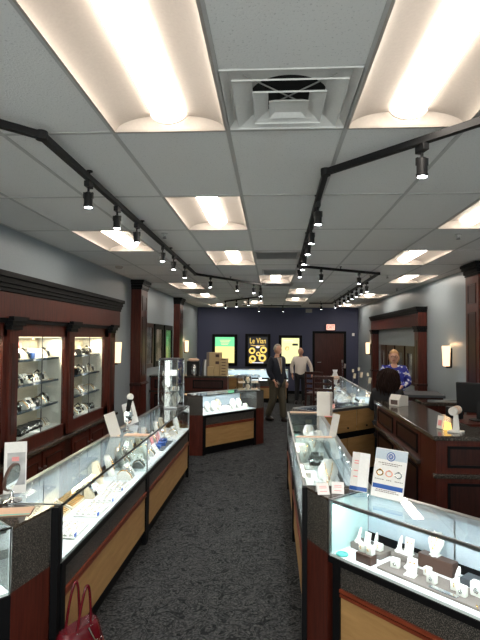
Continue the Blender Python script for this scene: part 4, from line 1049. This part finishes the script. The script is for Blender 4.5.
# island
IS = (-1.1, 8.30, 49)
for q in range(15):
    k = ['slab', 'ramp', 'bust', 'card', 'bust', 'ramp', 'slab', 'bustc'][q % 8]
    caseitem(IS, .1+q*.075, .3 if q % 2 else .15, k, '%s, %s from left in the island showcase' % (KN[k], on[q]), rnd.uniform(-10, 10), None, 1.05)
# long right case
FR = (1.32, 13.1, -90)
for q in range(16):
    k = ['ramp', 'slab', 'bust', 'tray', 'black', 'ramp', 'bust', 'slab'][q % 8]
    caseitem(FR, .3+q*.27, .14 if q % 2 else .22, k, '%s, %s from the back wall in the long showcase beside the stools' % (KN[k], on[q]), 40, None, 1.2)
BK = (-1.5, 15.3, 0)
for q in range(6):
    k = ['slab', 'bust', 'ramp', 'slab', 'bust', 'tray'][q]
    caseitem(BK, .2+q*.32, .2, k, '%s, %s from left in the back wall showcase' % (KN[k], on[q]), 0, None, 1)
# stands with yellow tags on the long case
for i, (x, y, h, c_) in enumerate(((1.66, 8.95, .3, 'cream'), (1.6, 9.5, .36, 'cream'), (1.62, 10.3, .28, 'cream'), (1.56, 11.4, .42, 'rise'))):
    t = thing('display_pole', '%s slender stand with a tag rising from the long showcase beside the stools' % ['nearest', 'second', 'third', 'farthest'][i], 'display stand', (x, y, ZT+.003), 20)
    m = MB(); m.lathe([(.035, 0), (.035, .008), (.006, .012), (.006, h)], n=12); m.build('pole', 'chrome', t)
    m = MB(); m.box(-.025, .025, -.004, .004, h-.12, h-.02, Matrix.Rotation(R(10), 4, 'Y')); m.build('tag', c_, t)
    m = MB(); m.box(-.02, .02, -.004, .004, h, h+.06); m.build('top_tag', 'cream' if i != 3 else 'rise', t)
t = thing('counter_mirror', 'small white mirror on a beige tray at the far end of the long showcase', 'table mirror', (1.55, 12.6, ZT+.003), 10); t.scale = (.7,)*3
MB().box(-.13, .13, -.1, .1, 0, .05).build('tray', 'peach', t); MB().prism([(-.11, .05), (.11, .05), (.06, .17), (.09, .27), (-.09, .27), (-.06, .17)], -.01, .01, axis='y').build('mirror_panel', 'paper', t)

# ---- acrylic display box on the island
t = thing('acrylic_display_box', 'clear acrylic box of gold jewellery on the right end of the island', 'display box', (-.42, 9.3, ZT+.004), 12)
for a in ((-.2, .2, -.11, -.105), (-.2, .2, .105, .11), (-.2, -.195, -.105, .105), (.195, .2, -.105, .105)): MB().box(*a, 0, .27).build('pane', 'acrylic', t)
MB().box(-.2, .2, -.11, .11, .27, .275).build('lid', 'acrylic', t)
MB().box(-.2, .2, -.11, .11, -.0, .004).build('base', 'alu', t)
MB().box(-.19, .19, -.1, .1, .125, .13).build('shelf', 'acrylic', t)
for q, (dx, z) in enumerate(((-.12, .004), (.0, .004), (.12, .004), (-.12, .13), (.0, .13), (.12, .13))):
    item(['ytray', 'bustc', 'ytray'][q % 3], (-.42+dx*math.cos(R(12)), 9.3+dx*math.sin(R(12))-.02, ZT+.004+z), 12, '%s, %s in the %s row of the acrylic box on the island' % (KN[['ytray', 'bustc', 'ytray'][q % 3]], on[q % 3], 'lower' if q < 3 else 'upper'), None, .55 if q % 3 != 1 else .62)
# ---- tower of beige boxes and coffee things on the far left counter
t = thing('display_tower', 'tall beige display tower with dark square windows on the far left counter', 'display tower', (-1.2, 11.1, 1.1), -10)
MB().box(-.13, .1, -.1, .1, 0, .5).build('body', 'beige', t); MB().box(-.2, -.13, -.08, .1, 0, .5).build('side_wing', 'rise', t)
for z in (.37, .22): MB().box(.01, .09, -.103, -.1, z+.03, z+.09).build('window', 'brown', t)
t = thing('box_stack', 'narrow stack of small beige boxes right of the beige tower', 'box stack', (-1.02, 11.02, 1.1), -10)
for q in range(6): MB().box(-.075, .075, -.07, .07, q*.063, q*.063+.058).build('box', 'beige', t); 
for q in range(6): MB().box(-.04, .05, -.073, -.07, q*.063+.03, q*.063+.045).build('label_mark', 'brown', t)
tag(MB().box(-.06, .06, -.05, .05, 0, .2).build('beige_box', 'beige', bevel=.004, loc=(-1.31, 10.96, 1.1)), 'small beige upright box in front of the beige tower', 'box')
t = thing('coffee_maker', 'black and chrome coffee maker on the far left counter', 'coffee maker', (-1.68, 11.1, 1.1))
MB().box(-.17, .1, .0, .14, 0, .3).build('body', 'blackp', t, bevel=.01); m = MB(); m.lathe([(.05, 0), (.06, .08), (.055, .2), (.03, .24)], c=(.0, -.08, 0)); m.build('carafe', 'chrome', t, smooth=True)
MB().ball((-.03, .05, .33), .13, .08, .04, 14).build('basket', 'peach', t, smooth=True)
t = MB(); t.lathe([(.07, 0), (.075, .1), (.05, .28), (.03, .34)]); tag(t.build('grey_dispenser', 'alu', None, smooth=True, loc=(-1.45, 11.12, 1.1)), 'grey rounded dispenser between coffee maker and beige tower', 'dispenser')

# ---- bar stools
def stool(loc, rz, label, src=None):
    t = thing('bar_stool', label, 'bar stool', (*loc, 0), rz, 'dark wooden bar stools')
    MB().box(-.21, .21, -.2, .2, .7, .75).build('seat', 'cherryd', t, bevel=.015)
    for x in (-.18, .18):
        MB().tube([(x*1.1, -.2, 0), (x, -.17, .7)], .02, 8).build('leg', 'cherryd', t)
        MB().tube([(x*1.1, .22, 0), (x, .18, .72), (x, .21, 1.2)], .022, 8).build('leg', 'cherryd', t)
    for z in (.82, .93, 1.04): MB().box(-.17, .17, .185, .205, z, z+.045).build('back_slat', 'cherryd', t)
    MB().box(-.2, .2, .19, .225, 1.15, 1.21).build('top_rail', 'cherryd', t, bevel=.01)
    for z in (.2, .35): MB().cyl((-.19, -.19, z), (.19, -.19, z), .012).build('stretcher', 'cherryd', t)
    return t
st = stool((.98, 11.2), 158, 'dark wooden high-backed bar stool, farther of two by the long showcase')
dup(st, (1.02, 9.9, 0), 166, 'dark wooden high-backed bar stool, nearer of two by the long showcase')

# ---- handbag
t = thing('handbag', 'glossy dark red handbag with looped straps on the floor by the left showcase', 'handbag', (-1.02, 2.72, 0), 64); t.scale = (.86, .86, .97)
prof = [(.0, .16, .1), (.04, .18, .115), (.17, .18, .11), (.3, .16, .085), (.375, .14, .06), (.39, .13, .045)]
m = MB(); rings = []
for z, a, b in prof:
    rings.append([m.b.verts.new((a*abs(math.cos(u))**.5*(1 if math.cos(u) > 0 else -1), b*abs(math.sin(u))**.6*(1 if math.sin(u) > 0 else -1), z)) for u in [2*math.pi*k/28 for k in range(28)]])
for A, B in zip(rings, rings[1:]):
    for k in range(28): m.b.faces.new([A[k], A[(k+1) % 28], B[(k+1) % 28], B[k]])
m.b.faces.new(rings[0][::-1]); m.b.faces.new(rings[-1]); m.build('bag_body', 'red', t, smooth=True)
m = MB(); 
for s in (-1, 1):
    for q in range(-4, 5): m.tube([(q*.036, s*.117*(1-abs(q)*.02), .03), (q*.034+.03, s*.113, .16), (q*.03, s*.088, .3)], .0018, 5); m.tube([(q*.036, s*.117*(1-abs(q)*.02), .03), (q*.034-.03, s*.113, .16), (q*.03, s*.088, .3)], .0018, 5)
m.build('stitching', 'redmould', t)
m = MB()
for s in (-1, 1):
    for q in range(-3, 4): m.ball((q*.034, s*.09, .3), .005, n=8)
m.build('studs', 'chrome', t)
for s in (-1, 1):
    pts = [(-.055+.11*i/14, s*.05-.02*math.sin(math.pi*i/14), .37+.245*math.sin(math.pi*i/14)**.75) for i in range(15)]
    MB().tube(pts, .0085, 8).build('strap', 'red', t, smooth=True)
    for x in (-.055, .055):
        m = MB(); m.torus((x, s*.055, .365), .014, .003, 16, 'y'); m.build('buckle', 'chrome', t)
m = MB(); m.tube([(.02, -.065, .38), (.05, -.1, .3), (.06, -.125, .24)], .006, 6); m.ball((.06, -.125, .23), .016); m.build('charm', 'chrome', t)

# ================================================================ people
def skin(verts, edges, rad, name, mats, sub=2, extra=None):
    me = bpy.data.meshes.new('tmp'); me.from_pydata(verts, edges, []); o = bpy.data.objects.new('tmp', me); COL.objects.link(o)
    md = o.modifiers.new('s', 'SKIN'); md.use_smooth_shade = True
    for i, r_ in enumerate(rad): me.skin_vertices[0].data[i].radius = r_ if isinstance(r_, tuple) else (r_, r_)
    me.skin_vertices[0].data[0].use_root = True
    if sub: s2 = o.modifiers.new('d', 'SUBSURF'); s2.levels = sub; s2.render_levels = sub
    bpy.context.view_layer.update()
    out = bpy.data.meshes.new_from_object(o.evaluated_get(bpy.context.evaluated_depsgraph_get()))
    bpy.data.objects.remove(o); return out
def merge(meshes, name, mats, parent):
    b = bmesh.new()
    for me, mi in meshes:
        n0 = len(b.faces); b.from_mesh(me); b.faces.ensure_lookup_table()
        for f in b.faces[n0:]: f.material_index = mi; f.smooth = True
    me = bpy.data.meshes.new(name); b.to_mesh(me); b.free()
    for m in mats: me.materials.append(M[m])
    o = bpy.data.objects.new(name, me); COL.objects.link(o); o.parent = parent; return o
def head_mesh(c, yaw, pitch=0, s=1.0, skinmi=0):
    m = MB()
    def f(p):
        x, y, z = p
        if z < 0: x *= 1-.32*z*z; y *= 1-.12*z*z
        if y < 0:
            y -= .16*math.exp(-((x/.17)**2+((z+.12)/.2)**2))
            y += .07*math.exp(-(((abs(x)-.38)/.18)**2+((z-.08)/.13)**2))
            y -= .05*math.exp(-((x/.35)**2+((z+.5)/.12)**2)); y -= .07*math.exp(-((x/.3)**2+((z+.85)/.18)**2))
        return Vector((x, y, z))
    m.ball((0, 0, 0), .074*s, .096*s, .118*s, 28, f)
    for q in (-1, 1): m.ball((q*.076*s, .008*s, -.004*s), .01*s, .02*s, .032*s, 10)
    m.mi = 1
    for q in (-1, 1): m.ball((q*.028*s, -.083*s, .01*s), .012*s, .008*s, .007*s, 10)
    m.mi = 2; m.ball((0, -.094*s, -.055*s), .022*s, .008*s, .006*s, 10)
    mt = Matrix.Translation(c) @ Matrix.Rotation(R(yaw), 4, 'Z') @ Matrix.Rotation(R(pitch), 4, 'X')
    for v in m.b.verts: v.co = mt @ v.co
    me = bpy.data.meshes.new('h'); 
    for f_ in m.b.faces: f_.smooth = True
    m.b.to_mesh(me); m.b.free(); return me, mt
def hand_mesh(w, d, palmn, thumb, s=1.0, curl=.5):
    # w wrist position, d direction of the hand, palmn normal of the palm, thumb direction
    w, d, n, t_ = Vector(w), Vector(d).normalized(), Vector(palmn).normalized(), Vector(thumb).normalized()
    out = []
    V = [w-d*.02, w+d*.015, w+d*.05*s, w+d*.085*s]
    me = skin([tuple(v) for v in V], [(0, 1), (1, 2), (2, 3)], [(.024, .02), (.026, .018), (.036*s, .016), (.034*s, .014)], 'p', None, 1); out.append(me)
    for q, L in ((-1.5, .06), (-.5, .075), (.5, .08), (1.5, .072)):
        b0 = w+d*.07*s+t_*q*.017*s
        p = [b0]; dd = d.copy(); ll = L*s/3
        for k in range(3):
            p.append(p[-1]+dd*ll*(1.25 if k == 0 else .95)); dd = (dd+n*curl*.75).normalized()
        out.append(skin([tuple(v) for v in p], [(0, 1), (1, 2), (2, 3)], [.009*s, .009*s, .008*s, .0065*s], 'f', None, 1))
    b0 = w+d*.025*s+t_*.015*s; p = [b0, b0+(t_*.03+d*.018+n*.004)*s, b0+(t_*.04+d*.045+n*.012)*s, b0+(t_*.042+d*.065+n*.02)*s]
    out.append(skin([tuple(v) for v in p], [(0, 1), (1, 2), (2, 3)], [.014*s, .011*s, .0095*s, .0075*s], 'f', None, 1)); return out
def person(label, loc, rz, J, skinm='skin', top='shirt', legs='suit', topname='shirt', sl=(.058, .05, .042), torso=(.17, .115), waist=(.155, .11), hair=None, headyaw=0, headpitch=0, hands=((0, 0, -1), (0, 0, -1)), coat=0, s=1.0, legr=(.095, .07, .052)):
    t = thing('person', label, 'person', (*loc, 0), rz)
    P = [J['pelvis'], J['belly'], J['chest'], J['neck'], J['skull'], J['shl'], J['ell'], J['wrl'], J['shr'], J['elr'], J['wrr'], J['hpl'], J['knl'], J['anl'], J['tol'], J['hpr'], J['knr'], J['anr'], J['tor']]
    E = [(0, 1), (1, 2), (2, 3), (3, 4), (2, 5), (5, 6), (6, 7), (2, 8), (8, 9), (9, 10), (0, 11), (11, 12), (12, 13), (13, 14), (0, 15), (15, 16), (16, 17), (17, 18)]
    rad = [(.13, .1), (.12, .09), (.14, .1), .055, .05, .05, .04, .026, .05, .04, .026, .08, .055, .034, .018, .08, .055, .034, .018]
    parts = [(skin(P, E, rad, 'b', None, 2), 0)]
    hm, hmt = head_mesh(Vector(J['head']), headyaw, headpitch, s)
    # head mesh carries its own slots
    hb = bmesh.new(); hb.from_mesh(hm); hb.free()
    for side, (el, wr) in enumerate((('ell', 'wrl'), ('elr', 'wrr'))):
        d = Vector(J[wr])-Vector(J[el]); dd = (d.normalized()+Vector(hands[side])*.6).normalized()
        inward = Vector((1 if side == 0 else -1, .15, 0)); fwd = Vector((0, -1, 0)) - dd*dd.dot(Vector((0, -1, 0)))
        if fwd.length < .2: fwd = Vector((0, 0, 1))
        for me in hand_mesh(J[wr], dd, inward, fwd, 1.05): parts.append((me, 0))
    b = bmesh.new()
    for me, mi in parts: b.from_mesh(me)
    b.from_mesh(hm)
    for f in b.faces: f.smooth = True
    me = bpy.data.meshes.new('body'); b.to_mesh(me); b.free()
    for q in (skinm, 'eye', 'lip'): me.materials.append(M[q])
    o = bpy.data.objects.new('body', me); COL.objects.link(o); o.parent = t
    # garments
    def L(a, b_, k): return tuple(Vector(J[a]).lerp(Vector(J[b_]), k))
    low = tuple(Vector(J['pelvis'])-Vector((0, 0, .07+coat*.12)))
    TV = [J['chest'], J['belly'], J['pelvis'], low, L('chest', 'neck', .75), J['shl'], J['ell'], L('ell', 'wrl', .88), J['shr'], J['elr'], L('elr', 'wrr', .88)]
    TE = [(0, 1), (1, 2), (2, 3), (0, 4), (0, 5), (5, 6), (6, 7), (0, 8), (8, 9), (9, 10)]
    a, b_, c_ = sl
    me = skin(TV, TE, [torso, waist, (waist[0]+.015, waist[1]+.01), (waist[0]+.02, waist[1]+.015), .07, a+.008, b_, c_, a+.008, b_, c_], 't', None, 2)
    to = merge([(me, 0)], topname, [top], t)
    LV = [J['pelvis'], J['hpl'], J['knl'], L('knl', 'anl', 1.04), J['hpr'], J['knr'], L('knr', 'anr', 1.04)]
    me = skin(LV, [(0, 1), (1, 2), (2, 3), (0, 4), (4, 5), (5, 6)], [(.15, .11), legr[0]+.012, legr[1], legr[2], legr[0]+.012, legr[1], legr[2]], 'l', None, 2)
    merge([(me, 0)], 'trousers', [legs], t)
    for q in ('l', 'r'):
        an, to_ = Vector(J['an'+q]), Vector(J['to'+q]); d = (to_-an); d.z = 0; d.normalize()
        heel = an-d*.05; tip = an+d*.21; z0 = min(an.z, to_.z)
        m = MB(); m.ball((0, 0, 0), 1, 1, 1, 20, lambda p: Vector((p.x*.054*(1-.12*p.y), p.y*.15, max(-.035, p.z*(.068-.026*p.y)))))
        mid = (heel+tip)/2; sh = m.build('shoe', 'leather', t, smooth=True)
        sh.location = (mid.x, mid.y, J['an'+q][2]-.055); sh.rotation_euler = (math.atan2(to_.z-an.z+.045, .15)*.0, 0, math.atan2(d.y, d.x)-math.pi/2)
    if hair:
        m = MB(); hm_, kind = hair
        if kind == 'short':
            def f(p):
                if p.y < 0 and p.z < .62+.1*abs(p.x): return Vector((p.x*.86, p.y*.5, p.z*.9))
                if p.z < -.25: return Vector((p.x*.8, p.y*.85, -.25+p.z*.1))
                return p
            m.ball((0, .006, .012), .081*s, .104*s, .122*s, 24, f)
        elif kind == 'bald':
            def f(p):
                if p.z > .35 or p.y < -.1: return p*.8
                if p.z < -.3: return Vector((p.x*.8, p.y*.8, -.3))
                return p
            m.ball((0, .006, .0), .08*s, .103*s, .118*s, 24, f)
        elif kind == 'bob':
            def f(p):
                if p.y < -.1 and p.z < .5: return Vector((p.x*1.06, max(p.y, -.1)*.6, p.z*1.05))
                return Vector((p.x*(1+.1*(p.z < 0)), p.y, p.z*(1.1 if p.z < 0 else 1)))
            m.ball((0, .012, .014), .088*s, .108*s, .125*s, 24, f)
        else:
            def f(p):
                z = p.z*(2.3 if p.z < 0 else 1); w_ = 1+.5*math.exp(-((z+1.3)/1.0)**2) + .07*math.sin(11*p.x+5*z)+.05*math.sin(17*p.y+9*z)
                return Vector((p.x*w_, p.y*w_ if p.y > 0 else p.y*.55, z))
            m.ball((0, .02, .01), .098*s, .12*s, .128*s, 32, f)
            hr = random.Random(3)
            for q in range(34):
                a = R(-25+q*230/33); cx0, cy0 = math.cos(a), math.sin(a); ph = hr.uniform(0, 6); ln = hr.uniform(.25, .36); ww = hr.uniform(1.1, 1.5)
                pts = [(cx0*.06, .02+cy0*.07, .11)]
                for k in range(1, 9):
                    u = k/8; rr = .1+.035*math.sin(u*2.2)*ww
                    pts.append((cx0*rr+.012*math.sin(ph+u*9), .02+cy0*rr*1.15+.012*math.cos(ph+u*8), .11-ln*u))
                m.tube(pts, [.014, .017, .018, .018, .017, .016, .014, .011, .006], 6)
        for v in m.b.verts: v.co = hmt @ v.co
        m.build('hair', hm_, t, smooth=True)
    return t, to
def front_panel(par, target, pts, mat, name, off=.004):
    dg = bpy.context.evaluated_depsgraph_get(); bv = BVHTree.FromPolygons([v.co for v in target.data.vertices], [p.vertices for p in target.data.polygons])
    b = bmesh.new(); rows = []
    for (z, x0, x1) in pts:
        r_ = []
        for k in range(7):
            x = x0+(x1-x0)*k/6; h = bv.ray_cast(Vector((x, -1, z)), Vector((0, 1, 0)))
            y = h[0].y-off if h[0] else -.1
            r_.append(b.verts.new((x, y, z)))
        rows.append(r_)
    for A, B in zip(rows, rows[1:]):
        for k in range(6): b.faces.new([A[k], A[k+1], B[k+1], B[k]])
    ret = bmesh.ops.solidify(b, geom=b.faces[:], thickness=.004)
    me = bpy.data.meshes.new(name); b.to_mesh(me); b.free(); me.materials.append(M[mat])
    o = bpy.data.objects.new(name, me); COL.objects.link(o); o.parent = par; return o
# man in dark jacket, mid stride, walking to camera-right, face turned right
J = dict(pelvis=(0, 0, .93), belly=(0, -.01, 1.1), chest=(0, -.005, 1.32), neck=(0, .005, 1.5), skull=(0, -.02, 1.58), head=(0, -.025, 1.655),
         shl=(-.185, .0, 1.43), ell=(-.25, .03, 1.15), wrl=(-.19, -.12, .93), shr=(.185, .0, 1.43), elr=(.24, .05, 1.15), wrr=(.25, -.05, .9),
         hpl=(-.09, 0, .88), knl=(-.09, .03, .49), anl=(-.1, .22, .1), tol=(-.1, .07, .03), hpr=(.09, 0, .88), knr=(.09, -.1, .48), anr=(.09, -.12, .08), tor=(.1, -.3, .03))
p, j = person('grey-haired man in dark jacket, tan tie and olive trousers walking past the island', (.13, 11.95), 44, J, 'skin', 'suit', 'khaki', 'jacket', (.075, .066, .055), (.2, .15), (.19, .15), ('greyhair', 'short'), headyaw=14, coat=1, legr=(.115, .092, .078))
front_panel(p, j, [(1.47, -.075, .075), (1.38, -.06, .06), (1.28, -.042, .042), (1.18, -.022, .022), (1.1, -.01, .01)], 'shirt', 'shirt_front')
front_panel(p, j, [(1.455, -.018, .018), (1.38, -.014, .014), (1.28, -.018, .018), (1.16, -.02, .02), (1.12, -.004, .004)], 'tie', 'necktie', .009)
J2 = dict(pelvis=(0, 0, .88), belly=(0, -.02, 1.03), chest=(0, -.02, 1.23), neck=(0, -.02, 1.4), skull=(0, -.05, 1.46), head=(0, -.065, 1.53),
          shl=(-.18, -.01, 1.33), ell=(-.27, .03, 1.08), wrl=(-.24, -.02, .85), shr=(.18, -.01, 1.33), elr=(.3, .0, 1.1), wrr=(.33, -.08, .87),
          hpl=(-.09, 0, .83), knl=(-.1, -.02, .46), anl=(-.12, .02, .08), tol=(-.13, -.14, .03), hpr=(.09, 0, .83), knr=(.09, -.02, .46), anr=(.09, .02, .08), tor=(.1, -.14, .03))
person('balding man in white shirt and dark trousers standing before the pale yellow poster', (.86, 15.2), -4, J2, 'skin', 'shirt', 'blackc', 'shirt', (.066, .058, .046), (.19, .14), (.175, .135), ('greyhair', 'bald'), headyaw=-20, headpitch=12, legr=(.09, .075, .06))
J3 = dict(pelvis=(0, 0, .95), belly=(0, -.01, 1.1), chest=(0, -.02, 1.3), neck=(0, -.01, 1.45), skull=(0, -.03, 1.52), head=(0, -.04, 1.6),
          shl=(-.17, -.01, 1.4), ell=(-.23, -.02, 1.17), wrl=(-.12, -.22, 1.1), shr=(.17, -.01, 1.4), elr=(.25, -.02, 1.16), wrr=(.1, -.24, 1.1),
          hpl=(-.09, 0, .88), knl=(-.1, -.01, .48), anl=(-.1, .03, .08), tol=(-.1, -.13, .03), hpr=(.09, 0, .88), knr=(.1, -.01, .48), anr=(.1, .03, .08), tor=(.1, -.13, .03))
p, j = person('smiling blond woman in glasses and blue flowered blouse behind the desk', (2.14, 9.1), -12, J3, 'skinl', 'floral', 'blackc', 'blouse', (.07, .06, .05), (.2, .14), (.19, .14), ('blond', 'bob'), headyaw=-4)
m = MB(); g_ = Vector(J3['head'])
for q in (-.03, .03): m.torus((g_.x+q, g_.y-.098, g_.z+.01), .021, .0028, 18, 'y')
m.cyl((g_.x-.009, g_.y-.098, g_.z+.012), (g_.x+.009, g_.y-.098, g_.z+.012), .0025)
m.build('glasses', 'blackp', p)
J4 = dict(pelvis=(0, 0, .72), belly=(0, -.02, .88), chest=(0, -.05, 1.08), neck=(0, -.06, 1.24), skull=(0, -.08, 1.3), head=(0, -.1, 1.38),
          shl=(-.17, -.05, 1.17), ell=(-.23, -.1, .93), wrl=(-.12, -.3, .95), shr=(.17, -.05, 1.17), elr=(.23, -.1, .93), wrr=(.12, -.3, .95),
          hpl=(-.09, 0, .7), knl=(-.12, -.36, .62), anl=(-.12, -.32, .24), tol=(-.12, -.46, .19), hpr=(.09, 0, .7), knr=(.12, -.36, .62), anr=(.12, -.32, .24), tor=(.12, -.46, .19))
person('dark-haired woman in black seen from behind, sitting at the far end of the counter', (1.60, 7.22), 158, J4, 'skinl', 'blackc', 'blackc', 'cardigan', (.068, .058, .048), (.2, .14), (.19, .14), ('dkhair', 'long'), headyaw=10)
t = thing('counter_stool', 'dark stool under the dark-haired woman at the counter', 'stool', (1.60, 7.22, 0), 158)
MB().lathe([(.17, .56), (.18, .58), (.18, .61), (.16, .625)], n=24).build('seat', 'blackp', t, smooth=True)
for a in (45, 135, 225, 315): MB().tube([(.22*math.cos(R(a)), .22*math.sin(R(a)), 0), (.12*math.cos(R(a)), .12*math.sin(R(a)), .56)], .014, 8).build('leg', 'blackp', t)
MB().torus((0, 0, .18), .185, .009, 24).build('foot_ring', 'chrome', t)
